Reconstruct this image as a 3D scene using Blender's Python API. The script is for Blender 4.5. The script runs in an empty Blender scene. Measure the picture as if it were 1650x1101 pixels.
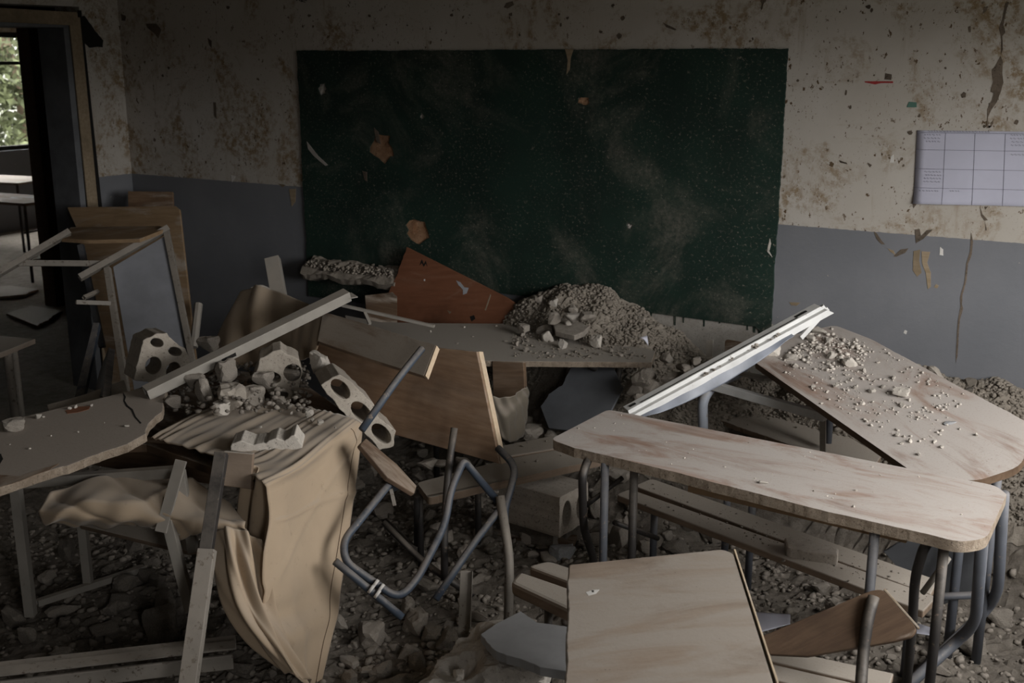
import bpy, bmesh, math, random
import numpy as np
from mathutils import Vector, Matrix, noise as mnoise

random.seed(7); rng = np.random.default_rng(11)
SC = bpy.context.scene
COL = SC.collection

# ------------------------------------------------------------------ camera
F, CX, CY, EYE, D = 1803.0, 825.0, 550.5, 2.05, 4.8
PITCH, YAW = math.radians(14.4), math.radians(31.3)
fh = Vector((-math.sin(YAW), math.cos(YAW), 0)); R_ = Vector((math.cos(YAW), math.sin(YAW), 0))
FW = fh*math.cos(PITCH) + Vector((0, 0, -math.sin(PITCH)))
UP = fh*math.sin(PITCH) + Vector((0, 0, math.cos(PITCH)))
EYEP = Vector((0, 0, EYE))
cam_d = bpy.data.cameras.new('camera'); cam = bpy.data.objects.new('camera', cam_d); COL.objects.link(cam)
cam_d.sensor_width = 36; cam_d.lens = F/1650*36; cam_d.clip_start = .05; cam_d.clip_end = 200
mr = Matrix((R_, UP, -FW)).transposed().to_4x4(); mr.translation = EYEP
cam.matrix_world = mr
cam_d.dof.use_dof = True; cam_d.dof.focus_distance = 4.0; cam_d.dof.aperture_fstop = 5.0
SC.camera = cam

# ------------------------------------------------------------------ light and exposure
SC.view_settings.view_transform = 'Standard'; SC.view_settings.look = 'None'
SC.view_settings.gamma = 1.0; SC.view_settings.use_curve_mapping = False
SC.view_settings.exposure = 0.0
W = bpy.data.worlds.new('overcast_sky'); SC.world = W; W.use_nodes = True
wn = W.node_tree.nodes; wl = W.node_tree.links
bgn = wn['Background']; bgn.inputs[1].default_value = 15.5
tc = wn.new('ShaderNodeTexCoord'); sx = wn.new('ShaderNodeSeparateXYZ'); cr = wn.new('ShaderNodeValToRGB')
wl.new(tc.outputs['Generated'], sx.inputs[0]); wl.new(sx.outputs['Z'], cr.inputs[0]); wl.new(cr.outputs[0], bgn.inputs[0])
cr.color_ramp.elements[0].position = 0.0; cr.color_ramp.elements[0].color = (.10, .10, .09, 1)
cr.color_ramp.elements[1].position = 0.05; cr.color_ramp.elements[1].color = (1.0, .985, .96, 1)
# daylight openings in the unseen right-hand wall, sampled through portals
XR = .72
OPENINGS = [(2.0, 4.05, 1.15, 2.25), (-.25, .35, 1.15, 2.25)]        # y0, y1, z0, z1; the second opening is added for fill light
for (a, b, c, d) in OPENINGS:
    L = bpy.data.lights.new('opening_portal', 'AREA'); L.shape = 'RECTANGLE'; L.size = b-a; L.size_y = d-c
    L.cycles.is_portal = True
    o = bpy.data.objects.new('opening_portal', L); COL.objects.link(o)
    o.matrix_world = Matrix.Translation((XR+.12, (a+b)/2, (c+d)/2)) @ Matrix.Rotation(math.pi/2, 4, 'Y') @ Matrix.Rotation(math.pi/2, 4, 'Z')

# ------------------------------------------------------------------ pixel ray helper (used with real depths)
def ray(x, y): return FW + R_*((x-CX)/F) - UP*((y-CY)/F)
def at(x, y, z=None, Y=None, X=None, d=None):
    v = ray(x, y)
    if z is not None: t = (z-EYE)/v.z
    elif Y is not None: t = Y/v.y
    elif X is not None: t = X/v.x
    else: t = d
    return EYEP + v*t
def topx(P):
    q = Vector(P)-EYEP; w = q.dot(FW)
    return CX+F*q.dot(R_)/w, CY-F*q.dot(UP)/w, w

# ------------------------------------------------------------------ object helpers
WM = {}
def link(o, M=None, parent=None):
    COL.objects.link(o)
    M = M or Matrix()
    if parent is not None:
        o.parent = parent; o.matrix_parent_inverse = WM[parent.name].inverted()
    o.matrix_basis = M; WM[o.name] = M
    return o
def tag(o, label=None, cat=None, group=None, kind=None):
    if label: o['label'] = label
    if cat: o['category'] = cat
    if group: o['group'] = group
    if kind: o['kind'] = kind
    return o
def root(name, loc, label, cat, group=None):
    o = bpy.data.objects.new(name, None); o.empty_display_size = .1
    link(o, Matrix.Translation(Vector(loc)))
    return tag(o, label, cat, group)

class Geo:
    def __init__(s): s.v = []; s.f = []
    def add(s, v, f):
        k = len(s.v); s.v += [tuple(a) for a in v]; s.f += [tuple(i+k for i in q) for q in f]; return s
    def loft(s, rings, cap=True, closed=True):
        k = len(s.v); n = len(rings[0])
        for r in rings: s.v += [tuple(a) for a in r]
        for i in range(len(rings)-1):
            for j in range(n if closed else n-1):
                a = k+i*n+j; b = k+i*n+(j+1) % n
                s.f.append((a, b, b+n, a+n))
        if cap:
            s.f.append(tuple(range(k+n-1, k-1, -1))); e = k+(len(rings)-1)*n
            s.f.append(tuple(range(e, e+n)))
        return s
    def tube(s, pts, r, n=10, bend=.05):
        P = fillet([Vector(p) for p in pts], bend)
        t0 = (P[1]-P[0]).normalized()
        a = t0.orthogonal().normalized(); rings = []
        for i, p in enumerate(P):
            t = (P[min(i+1, len(P)-1)]-P[max(i-1, 0)]).normalized()
            a = (a-t*a.dot(t)).normalized(); b = t.cross(a)
            rr = r[i] if isinstance(r, (list, tuple)) else r
            rings.append([p+a*(rr*math.cos(2*math.pi*k/n))+b*(rr*math.sin(2*math.pi*k/n)) for k in range(n)])
        return s.loft(rings)
    def extr(s, prof, p0, p1, up=(0, 0, 1), skew0=0, skew1=0):
        """closed 2-D profile (a across, b along up) swept from p0 to p1"""
        p0 = Vector(p0); p1 = Vector(p1); t = (p1-p0).normalized(); up = Vector(up)
        b = (up-t*up.dot(t)).normalized(); a = t.cross(b)
        return s.loft([[p0+a*u+b*w+t*(skew0*w) for u, w in prof], [p1+a*u+b*w+t*(skew1*w) for u, w in prof]])
    def bar(s, p0, p1, w, h, up=(0, 0, 1)):
        return s.extr([(-w/2, -h/2), (w/2, -h/2), (w/2, h/2), (-w/2, h/2)], p0, p1, up)
    def hbar(s, p0, p1, w, h, up=(0, 0, 1), t=.003):
        """hollow rectangular tube, open at both ends"""
        p0 = Vector(p0); p1 = Vector(p1); d = (p1-p0).normalized(); up = Vector(up)
        b = (up-d*up.dot(d)).normalized(); a = d.cross(b)
        def rg(p, w, h): return [p-a*w/2-b*h/2, p+a*w/2-b*h/2, p+a*w/2+b*h/2, p-a*w/2+b*h/2]
        o0, o1, i0, i1 = rg(p0, w, h), rg(p1, w, h), rg(p0, w-2*t, h-2*t), rg(p1, w-2*t, h-2*t)
        k = len(s.v); s.v += [tuple(x) for x in o0+o1+i0+i1]
        for j in range(4):
            m = (j+1) % 4
            s.f += [(k+j, k+m, k+4+m, k+4+j), (k+8+m, k+8+j, k+12+j, k+12+m), (k+m, k+j, k+8+j, k+8+m), (k+4+j, k+4+m, k+12+m, k+12+j)]
        return s
def fillet(P, bend, k=5):
    if len(P) < 3 or bend <= 0: return P
    out = [P[0]]
    for i in range(1, len(P)-1):
        a, b, c = P[i-1], P[i], P[i+1]
        d = min(bend, (a-b).length*.48, (c-b).length*.48)
        A = b+(a-b).normalized()*d; C = b+(c-b).normalized()*d
        for q in range(k+1):
            t = q/k; out.append(A*(1-t)**2+b*(2*t*(1-t))+C*t*t)
    out.append(P[-1]); return out
def mesh(name, geo, mat, parent=None, M=None, smooth=False, bevel=0, recenter=True, weld=False):
    """link a Geo given in world coordinates (or in M's frame) as one object"""
    V = [Vector(v) for v in geo.v]
    if M is None:
        M = Matrix()
        if recenter and V:
            lo = [min(v[i] for v in V) for i in range(3)]; hi = [max(v[i] for v in V) for i in range(3)]
            c = Vector(((lo[0]+hi[0])/2, (lo[1]+hi[1])/2, lo[2])); M = Matrix.Translation(c)
            V = [v-c for v in V]
    me = bpy.data.meshes.new(name); me.from_pydata([tuple(v) for v in V], [], geo.f); me.update()
    bm = bmesh.new(); bm.from_mesh(me)
    if weld: bmesh.ops.remove_doubles(bm, verts=bm.verts, dist=1e-5)
    bmesh.ops.recalc_face_normals(bm, faces=bm.faces)
    bm.to_mesh(me); bm.free()
    if smooth:
        for p in me.polygons: p.use_smooth = True
    me.materials.append(mat)
    o = bpy.data.objects.new(name, me); link(o, M, parent)
    if bevel:
        b = o.modifiers.new('bevel', 'BEVEL'); b.width = bevel; b.segments = 2; b.limit_method = 'ANGLE'; b.angle_limit = math.radians(50)
    if smooth == 'auto':
        o.modifiers.new('edges', 'EDGE_SPLIT').split_angle = math.radians(40)
    return o
class Plane:
    """a real plane through three world points; e1 along p0->p1; n turned towards `to`"""
    def __init__(s, p0, p1, p2, to=(0, 0, 10)):
        s.o = Vector(p0); s.e1 = (Vector(p1)-s.o).normalized(); n = s.e1.cross(Vector(p2)-s.o).normalized()
        if n.dot(Vector(to)-s.o) < 0: n = -n
        s.n = n; s.e2 = n.cross(s.e1)
        s.M = Matrix((s.e1, s.e2, s.n)).transposed().to_4x4(); s.M.translation = s.o
    def hit(s, x, y, lift=0):
        v = ray(x, y); t = (s.o+s.n*lift-EYEP).dot(s.n)/v.dot(s.n); return EYEP+v*t
    def uv(s, x, y):
        q = s.hit(x, y)-s.o; return (q.dot(s.e1), q.dot(s.e2))
    def p(s, u, v, w=0): return s.o+s.e1*u+s.e2*v+s.n*w
def outline(poly, rnd=None, rag=None, seed=1):
    """2-D polygon with rounded corners {i: radius} and ragged edges {i: amplitude}"""
    rs = random.Random(seed); n = len(poly); rnd = rnd or {}; rag = rag or {}
    out = []
    for i in range(n):
        b = Vector(poly[i]).to_2d(); a = Vector(poly[i-1]).to_2d(); c = Vector(poly[(i+1) % n]).to_2d()
        if i in rnd:
            d = min(rnd[i], (a-b).length*.45, (c-b).length*.45)
            A = b+(a-b).normalized()*d; C = b+(c-b).normalized()*d
            last = C
            for q in range(5):
                t = q/4; out.append(A*(1-t)**2+b*(2*t*(1-t))+C*t*t)
        else: out.append(b); last = b
        if i in rag:
            amp = rag[i]; nx = c
            L = (nx-last).length; m = max(3, int(L/.013)); nd = (nx-last).normalized(); pr = Vector((-nd.y, nd.x))
            w = 0
            for q in range(1, m):
                w = w*.8+rs.uniform(-1, 1)*amp*.45
                out.append(last+(nx-last)*((q+rs.uniform(-.3, .3))/m)+pr*w)
    return out
def plate(name, pl, poly, thick, mat, parent=None, rnd=None, rag=None, px=True, bevel=.002, seed=1, lift=0, edge=None):
    """board lying in plane pl: top face at lift, extruded down by thick"""
    pts = [pl.uv(*q) for q in poly] if px else poly
    pts = outline(pts, rnd, rag, seed)
    g = Geo(); rs = random.Random(seed+5)
    low = []
    for q in pts: low.append((q[0], q[1], lift-thick))
    g.loft([low, [(q[0], q[1], lift) for q in pts]])
    o = mesh(name, g, mat, parent, pl.M, bevel=bevel)
    if edge:
        o.data.materials.append(MAT[edge])
        for f in o.data.polygons:
            if abs(f.normal.z) < .5: f.material_index = 1
    return o
def holed(name, M, outer, holes, depth, mat, parent=None, bevel=0, back=True):
    """prism in M's frame (z from -depth to 0) whose section has holes"""
    bm = bmesh.new(); loops = [outer]+holes
    def cap(z):
        es = []; vs_all = []
        for lp in loops:
            vs = [bm.verts.new((p[0], p[1], z)) for p in lp]; vs_all.append(vs)
            es += [bm.edges.new((vs[i], vs[(i+1) % len(vs)])) for i in range(len(vs))]
        bmesh.ops.triangle_fill(bm, edges=es, use_beauty=True)
        return vs_all
    A = cap(0); B = cap(-depth)
    for a, b in zip(A, B):
        n = len(a)
        for i in range(n): bm.faces.new((a[i], a[(i+1) % n], b[(i+1) % n], b[i]))
    bmesh.ops.recalc_face_normals(bm, faces=bm.faces)
    me = bpy.data.meshes.new(name); bm.to_mesh(me); bm.free(); me.materials.append(mat)
    o = bpy.data.objects.new(name, me); link(o, M, parent)
    if bevel:
        b = o.modifiers.new('bevel', 'BEVEL'); b.width = bevel; b.segments = 1; b.limit_method = 'ANGLE'
    return o
def circ(cx, cy, rx, ry=None, n=18, a0=0): 
    ry = ry or rx
    return [(cx+rx*math.cos(a0+2*math.pi*k/n), cy+ry*math.sin(a0+2*math.pi*k/n)) for k in range(n)]

# ------------------------------------------------------------------ materials
class N:
    def __init__(s, name):
        s.m = bpy.data.materials.new(name); s.m.use_nodes = True; s.t = s.m.node_tree
        s.b = s.t.nodes['Principled BSDF']
        tcn = s.t.nodes.new('ShaderNodeTexCoord'); oi = s.t.nodes.new('ShaderNodeObjectInfo')
        ad = s.t.nodes.new('ShaderNodeVectorMath'); ad.operation = 'MULTIPLY_ADD'
        cb = s.t.nodes.new('ShaderNodeCombineXYZ')
        for i in range(3): s.t.links.new(oi.outputs['Random'], cb.inputs[i])
        s.t.links.new(cb.outputs[0], ad.inputs[0]); ad.inputs[1].default_value = (31, 17, 23); s.t.links.new(tcn.outputs['Object'], ad.inputs[2])
        s.co = ad.outputs[0]; s.obj = tcn.outputs['Object']; s.rand = oi.outputs['Random']
        s.geo = s.t.nodes.new('ShaderNodeNewGeometry')
    def lk(s, a, b): s.t.links.new(a, b)
    def noise(s, scale, detail=6, rough=.6, co=None, stretch=None, dist=0):
        n = s.t.nodes.new('ShaderNodeTexNoise'); n.inputs['Scale'].default_value = scale; n.inputs['Detail'].default_value = detail
        n.inputs['Roughness'].default_value = rough; n.inputs['Distortion'].default_value = dist
        c = co or s.co
        if stretch:
            mp = s.t.nodes.new('ShaderNodeVectorMath'); mp.operation = 'MULTIPLY'; s.lk(c, mp.inputs[0]); mp.inputs[1].default_value = stretch; c = mp.outputs[0]
        s.lk(c, n.inputs['Vector']); return n.outputs['Fac']
    def voro(s, scale, co=None, feature='F1'):
        n = s.t.nodes.new('ShaderNodeTexVoronoi'); n.inputs['Scale'].default_value = scale; n.feature = feature; s.lk(co or s.co, n.inputs['Vector']); return n.outputs['Distance']
    def ramp(s, x, a, b):
        n = s.t.nodes.new('ShaderNodeMapRange'); n.interpolation_type = 'SMOOTHSTEP'; s.lk(x, n.inputs[0]); n.inputs[1].default_value = a; n.inputs[2].default_value = b; return n.outputs[0]
    def math(s, op, a, b):
        n = s.t.nodes.new('ShaderNodeMath'); n.operation = op
        for i, q in enumerate((a, b)):
            if isinstance(q, (int, float)): n.inputs[i].default_value = q
            else: s.lk(q, n.inputs[i])
        return n.outputs[0]
    def mix(s, f, a, b):
        n = s.t.nodes.new('ShaderNodeMix'); n.data_type = 'RGBA'
        if isinstance(f, (int, float)): n.inputs[0].default_value = f
        else: s.lk(f, n.inputs[0])
        for i, q in ((6, a), (7, b)):
            if isinstance(q, tuple): n.inputs[i].default_value = (*q, 1)
            else: s.lk(q, n.inputs[i])
        return n.outputs[2]
    def sep(s, v):
        n = s.t.nodes.new('ShaderNodeSeparateXYZ'); s.lk(v, n.inputs[0]); return n.outputs
    def bump(s, h, strength, dist=.004):
        n = s.t.nodes.new('ShaderNodeBump'); n.inputs['Strength'].default_value = strength; n.inputs['Distance'].default_value = dist; s.lk(h, n.inputs['Height']); s.lk(n.outputs[0], s.b.inputs['Normal'])
    def up(s, a=.2, b=.8): return s.ramp(s.sep(s.geo.outputs['Normal'])[2], a, b)
    def fin(s, col, rough=.85, metal=0, spec=.3):
        if isinstance(col, tuple): s.b.inputs['Base Color'].default_value = (*col, 1)
        else: s.lk(col, s.b.inputs['Base Color'])
        if isinstance(rough, (int, float)): s.b.inputs['Roughness'].default_value = rough
        else: s.lk(rough, s.b.inputs['Roughness'])
        s.b.inputs['Metallic'].default_value = metal; s.b.inputs['Specular IOR Level'].default_value = spec
        return s.m
DUST = (.40, .345, .29)
def m_wood(name, c1, c2, dust=.5, dc=DUST, grain=1.0, streak=0, rough=.7, edge=None):
    k = N(name); g = k.noise(6, 8, .65, stretch=(1, 9, 9)); g2 = k.noise(2.5, 4)
    col = k.mix(k.ramp(g, .3, .7), c1, c2); col = k.mix(k.ramp(g2, .45, .75), col, tuple(x*.6 for x in c1))
    if dust:
        f = k.math('MULTIPLY', k.up(.15, .6), k.ramp(k.noise(3.0, 10, .66, dist=.8, stretch=(.7, 2.4, 1)), .62-dust*.55, .80-dust*.45))
        fine = k.noise(160, 3, .7); f2 = k.math('MULTIPLY', f, k.ramp(fine, .12, .46))
        col = k.mix(f2, col, dc)
    fl = k.ramp(k.voro(55), .13, .05)
    col = k.mix(k.math('MULTIPLY', fl, k.ramp(k.noise(8), .55, .65)), col, (.1, .08, .065))
    k.bump(k.noise(70, 6, .7), .25*grain, .003)
    return k.fin(col, rough)
def m_conc(name, c1, c2, bs=.6, dust=.6, dc=(.44, .395, .345), sc=1.0):
    k = N(name); g = k.noise(14*sc, 8, .7); col = k.mix(k.ramp(g, .3, .7), c1, c2)
    v = k.math('ADD', k.math('MULTIPLY', k.rand, .5), .72)
    cv = k.t.nodes.new('ShaderNodeVectorMath'); cv.operation = 'SCALE'; k.lk(col, cv.inputs[0]); k.lk(v, cv.inputs['Scale']); col = cv.outputs[0]
    col = k.mix(k.ramp(k.noise(90*sc, 3, .8), .56, .7), col, tuple(x*.45 for x in c1))
    if dust: col = k.mix(k.math('MULTIPLY', k.up(.0, .9), k.math('MULTIPLY', k.ramp(k.noise(20, 4), .3, .6), dust)), col, dc)
    h = k.math('ADD', k.noise(50*sc, 8, .75), k.math('MULTIPLY', k.noise(180*sc, 3, .7), .5))
    k.bump(h, bs, .008)
    return k.fin(col, .95, spec=.15)
def m_metal(name, c, chip, dust=.4, rough=.45, metal=.0, chips=.62, dc=DUST):
    k = N(name); n = k.noise(40, 5, .7); col = k.mix(k.ramp(n, chips, chips+.05), c, chip)
    col = k.mix(k.math('MULTIPLY', k.ramp(k.noise(9, 4), .3, .8), .5), col, tuple(x*.55 for x in c))
    if dust: col = k.mix(k.math('MULTIPLY', k.up(.1, .7), k.math('MULTIPLY', k.ramp(k.noise(12, 8, .7), .25, .6), dust)), col, dc)
    k.bump(n, .15, .002)
    return k.fin(col, rough+.12, metal, .35)
def m_plain(name, c, rough=.8, var=.15, sc=8, spec=.3, bs=.1):
    k = N(name); n = k.noise(sc, 6, .65); col = k.mix(k.ramp(n, .3, .7), tuple(x*(1-var) for x in c), tuple(min(1, x*(1+var)) for x in c))
    if bs: k.bump(k.noise(sc*8, 5), bs, .002)
    return k.fin(col, rough, 0, spec)
def m_wall(name):
    k = N(name); P = k.obj; z = k.sep(P)[2]
    cream = k.mix(k.ramp(k.noise(1.3, 5, .6, co=P), .35, .7), (.43, .395, .35), (.50, .47, .435))
    st = k.math('MULTIPLY', k.ramp(k.noise(2.2, 9, .68, co=P, dist=1.2), .46, .62), k.ramp(k.noise(26, 6, .75, co=P), .40, .60))
    cream = k.mix(k.math('MULTIPLY', st, .9), cream, (.22, .15, .075))
    run = k.math('MULTIPLY', k.ramp(k.noise(5, 5, .6, co=P, stretch=(3, 3, .35)), .58, .74), .5)
    cream = k.mix(run, cream, (.25, .18, .10))
    sp = k.math('MULTIPLY', k.ramp(k.noise(42, 4, .62, co=P, stretch=(1, 1, .75)), .635, .675), k.ramp(k.noise(2.6, 3, co=P), .40, .54))
    cream = k.mix(sp, cream, (.10, .065, .035))
    sc = k.math('MULTIPLY', k.ramp(k.noise(120, 3, .6, co=P, stretch=(1, 1, .5)), .61, .68), k.ramp(k.noise(4, 3, co=P), .42, .58))
    cream = k.mix(sc, cream, (.14, .09, .05))
    grey = k.mix(k.ramp(k.noise(2, 6, .6, co=P), .3, .75), (.158, .163, .178), (.195, .198, .212))
    chipf = k.ramp(k.noise(30, 4, .7, co=P), .70, .73)
    grey = k.mix(chipf, grey, (.42, .38, .31))
    zz = k.math('ADD', z, k.math('MULTIPLY', k.noise(25, 3, co=P), .008))
    f = k.ramp(zz, 1.327, 1.330)
    k.bump(k.noise(30, 8, .7, co=P), .25, .006)
    col = k.mix(f, grey, cream)
    return k.fin(col, .8, spec=.25)
def m_board(name):
    k = N(name); P = k.obj
    g = k.mix(k.ramp(k.noise(3, 6, co=P), .3, .7), (.009, .021, .016), (.014, .034, .025))
    sm = k.math('MULTIPLY', k.ramp(k.noise(1.6, 9, .66, co=P, dist=1.0, stretch=(1.2, 1, .6)), .47, .72), .62)
    g = k.mix(k.math('MULTIPLY', sm, k.ramp(k.noise(45, 6, .8, co=P), .25, .7)), g, (.20, .18, .15))
    sp = k.math('MULTIPLY', k.ramp(k.noise(75, 4, .7, co=P, stretch=(1, 1, .8)), .56, .70), k.ramp(k.noise(2.6, 5, co=P), .34, .56))
    g = k.mix(k.math('MULTIPLY', sp, .85), g, (.20, .18, .15))
    s2 = k.math('MULTIPLY', k.ramp(k.noise(22, 6, .75, co=P), .62, .70), k.ramp(k.noise(3.1, 3, co=P), .45, .6))
    g = k.mix(k.math('MULTIPLY', s2, .75), g, (.25, .22, .185))
    k.bump(k.noise(60, 6, co=P), .2, .003)
    return k.fin(g, .65, spec=.3)
def m_cloth(name, c):
    k = N(name); n = k.noise(3, 6, .6); col = k.mix(k.ramp(n, .3, .7), tuple(x*.86 for x in c), c)
    col = k.mix(k.math('MULTIPLY', k.ramp(k.noise(35, 5, .7), .6, .72), .5), col, tuple(x*.5 for x in c))
    col = k.mix(k.math('MULTIPLY', k.up(.3, .9), .45), col, DUST)
    k.bump(k.noise(400, 2, .5), .12, .001)
    m = k.fin(col, .9, spec=.15); k.b.inputs['Sheen Weight'].default_value = .15; return m
MAT = dict(
    wall=m_wall('painted_plaster'), board=m_board('green_board_paint'),
    plaster=m_conc('bare_plaster', (.40, .37, .33), (.50, .47, .43), .4, .2),
    plasterdark=m_conc('exposed_render', (.09, .072, .056), (.17, .135, .105), .6, 0),
    brickred=m_conc('exposed_clay', (.25, .13, .07), (.38, .24, .15), .6, .1),
    floor=m_conc('floor_screed', (.16, .145, .125), (.26, .235, .205), .3, .2),
    ceiling=m_plain('ceiling_paint', (.40, .37, .32)),
    conc=m_conc('broken_concrete', (.31, .272, .232), (.44, .395, .345)),
    concdark=m_conc('grey_rubble', (.19, .165, .14), (.31, .275, .235), .7, .5),
    concpale=m_conc('pale_plaster_chunk', (.50, .46, .41), (.62, .57, .51), .5, .3),
    block=m_conc('hollow_block_concrete', (.33, .29, .245), (.42, .375, .32), .35, .5),
    bed=m_conc('crushed_rubble', (.15, .128, .105), (.30, .262, .22), 1.0, .25, sc=2.2),
    heap=m_conc('dusty_rubble', (.30, .26, .215), (.42, .37, .31), 1.0, .3, sc=2.0),
    slab=m_wood('dusty_panel', (.22, .17, .14), (.28, .22, .19), .98, (.34, .295, .255)),
    lam=m_wood('pink_laminate_dusty', (.27, .175, .13), (.34, .235, .185), .56, (.44, .40, .37)),
    lam2=m_wood('beige_laminate', (.24, .185, .142), (.28, .222, .175), .55, (.30, .262, .225)),
    dusttop=m_wood('dust_covered_top', (.28, .23, .185), (.33, .27, .22), .98, (.38, .345, .305)),
    bench=m_wood('dusty_bench_wood', (.21, .15, .105), (.28, .21, .155), .88, (.36, .32, .275)),
    brown=m_wood('brown_plywood', (.165, .100, .060), (.235, .152, .096), .30),
    dustybrown=m_wood('dusty_brown_plank', (.17, .115, .078), (.23, .165, .118), .55, (.31, .265, .22)),
    darkplain=m_wood('bare_dark_wood', (.085, .052, .033), (.13, .083, .052), .08),
    seatwood=m_wood('worn_seat_wood', (.11, .07, .046), (.17, .115, .078), .3, (.26, .21, .165)),
    darkwood=m_wood('dark_wood', (.10, .062, .038), (.15, .098, .062), .35),
    redwood=m_wood('red_brown_laminate', (.175, .070, .036), (.22, .092, .050), .12, (.32, .22, .16)),
    plyedge=m_wood('pale_ply_edge', (.50, .38, .26), (.58, .46, .33), .2),
    edge=m_wood('chipboard_edge', (.25, .19, .13), (.34, .27, .19), .4),
    chip=m_conc('chipped_board_edge', (.20, .155, .115), (.34, .28, .22), .8, .3, sc=1.6),
    ply=m_wood('tan_plywood', (.23, .15, .085), (.30, .205, .12), .25),
    bluetube=m_metal('worn_blue_paint', (.045, .058, .08), (.24, .19, .15), .38),
    darktube=m_metal('black_steel', (.030, .027, .026), (.18, .13, .095), .28),
    greytube=m_metal('grey_blue_steel', (.11, .118, .138), (.24, .2, .17), .25),
    whitetube=m_metal('pale_blue_grey_steel', (.40, .43, .49), (.30, .27, .24), .5),
    alu=m_metal('dull_aluminium', (.34, .315, .28), (.20, .165, .13), .5, .5, .1, .68),
    alu2=m_metal('dusty_steel_profile', (.26, .235, .205), (.10, .075, .055), .4, .5, .1, .58),
    pvc=m_metal('white_pvc', (.66, .66, .65), (.30, .26, .22), .2, .4, 0, .66, (.55, .5, .45)),
    film=m_plain('blue_grey_film', (.16, .175, .21), .45, .2, 6, .5),
    black=m_plain('black_gap', (.012, .011, .010), .9, .2),
    cloth=m_cloth('beige_canvas', (.41, .315, .222)),
    stitch=m_plain('dark_stitching', (.10, .065, .04), .9),
    bag=m_cloth('olive_beige_canvas', (.115, .098, .076)),
    paper=m_plain('white_paper', (.56, .56, .64), .85, .06, 5, .2, .05),
    poster=m_plain('lilac_white_paper', (.50, .50, .60), .8, .05, 3, .2, .05),
    ink=m_plain('pen_ink', (.14, .14, .18), .8, .1),
    redtape=m_plain('red_tape', (.28, .03, .03), .6), greentape=m_plain('green_tape', (.08, .16, .13), .6),
    panelgrey=m_plain('grey_sheet', (.21, .215, .235), .6, .12, 5),
    panelblue=m_plain('blue_grey_sheet', (.135, .142, .155), .7, .15, 4),
    greyplate=m_plain('grey_painted_plaster', (.27, .27, .275), .7, .12, 4),
    frame=m_plain('grey_door_paint', (.14, .145, .155), .7, .2, 5), framewood=m_wood('door_casing', (.25, .19, .12), (.33, .26, .18), .2),
    white=m_plain('white_scratch', (.6, .58, .55)),
    leaf=m_plain('foliage', (.050, .060, .026), .8, .5, 6), bark=m_plain('bark', (.12, .09, .06)),
)

# ================================================================== THE SETTING
XL, ZC, YB = -5.714, 3.1, -3.6
def boxes(name, lst, mat, **k):
    g = Geo()
    for (a, b, c, d, e, f) in lst:
        g.add([(x, y, z) for x in (a, b) for y in (c, d) for z in (e, f)], [(0, 1, 3, 2), (4, 6, 7, 5), (0, 4, 5, 1), (2, 3, 7, 6), (0, 2, 6, 4), (1, 5, 7, 3)])
    o = mesh(name, g, mat, k.get('parent'), M=Matrix(), bevel=k.get('bevel', 0))
    if k.get('parent') is None: o['kind'] = 'structure'
    return o
boxes('floor', [(-14, XR+.2, YB-.2, 13, -.15, 0)], MAT['floor'])
boxes('ceiling', [(-12.2, XR+.2, YB-.2, 12.7, ZC, ZC+.15)], MAT['ceiling'])
DY0, DY1, DZ = 3.45, 4.40, 2.20
wall_back = boxes('wall_back', [(XL, XR+.2, D, D+.2, 0, ZC)], MAT['wall'])
wall_left = boxes('wall_left', [(XL-.22, XL, YB, DY0, 0, ZC), (XL-.22, XL, DY1+.12, D+.2, 0, ZC), (XL-.22, XL, DY0, DY1+.12, DZ+.12, ZC), (XL-.22, XL, D+.2, 12.5, 0, ZC)], MAT['wall'])
def wall_x(name, x0, x1, ya, yb, wins):
    L = []; y = ya
    for (a, b, c, d) in sorted(wins):
        L += [(x0, x1, y, a, 0, ZC), (x0, x1, a, b, 0, c), (x0, x1, a, b, d, ZC)]; y = b
    L.append((x0, x1, y, yb, 0, ZC)); return boxes(name, L, MAT['wall'])
wall_x('wall_right', XR, XR+.2, YB, D, OPENINGS)
boxes('wall_rear', [(XL, XR+.2, YB-.2, YB, 0, ZC)], MAT['wall'])
# rooms beyond the doorway: dark corridor, then a room with a window
boxes('wall_corridor', [(-8.15, -8.0, 5.83, 12.5, 0, ZC), (-8.15, -8.0, 2.9, 4.4, 0, ZC), (-8.15, -8.0, 4.4, 5.83, 2.25, ZC)], MAT['darkwood'])  # unlit look of the corridor wall put into its colour with dark wood
boxes('wall_corridor_end', [(-12, XL-.22, 12.5, 12.7, 0, ZC)], MAT['wall'])
boxes('wall_corridor_south', [(-12, XL-.22, 2.7, 2.9, 0, ZC)], MAT['wall'])
wall_x('wall_far_room', -12.2, -12.0, 2.7, 12.7, [(7.0, 9.4, .95, 2.3)])
# window frame of the far room
fw = boxes('window_1', [(-12.1, -12.04, 7.0, 7.06, .95, 2.3), (-12.1, -12.04, 9.34, 9.4, .95, 2.3), (-12.1, -12.04, 7.06, 9.34, .95, 1.0), (-12.1, -12.04, 7.06, 9.34, 2.24, 2.3), (-12.1, -12.04, 7.06, 9.34, 1.93, 1.97)], MAT['black'])
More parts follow.
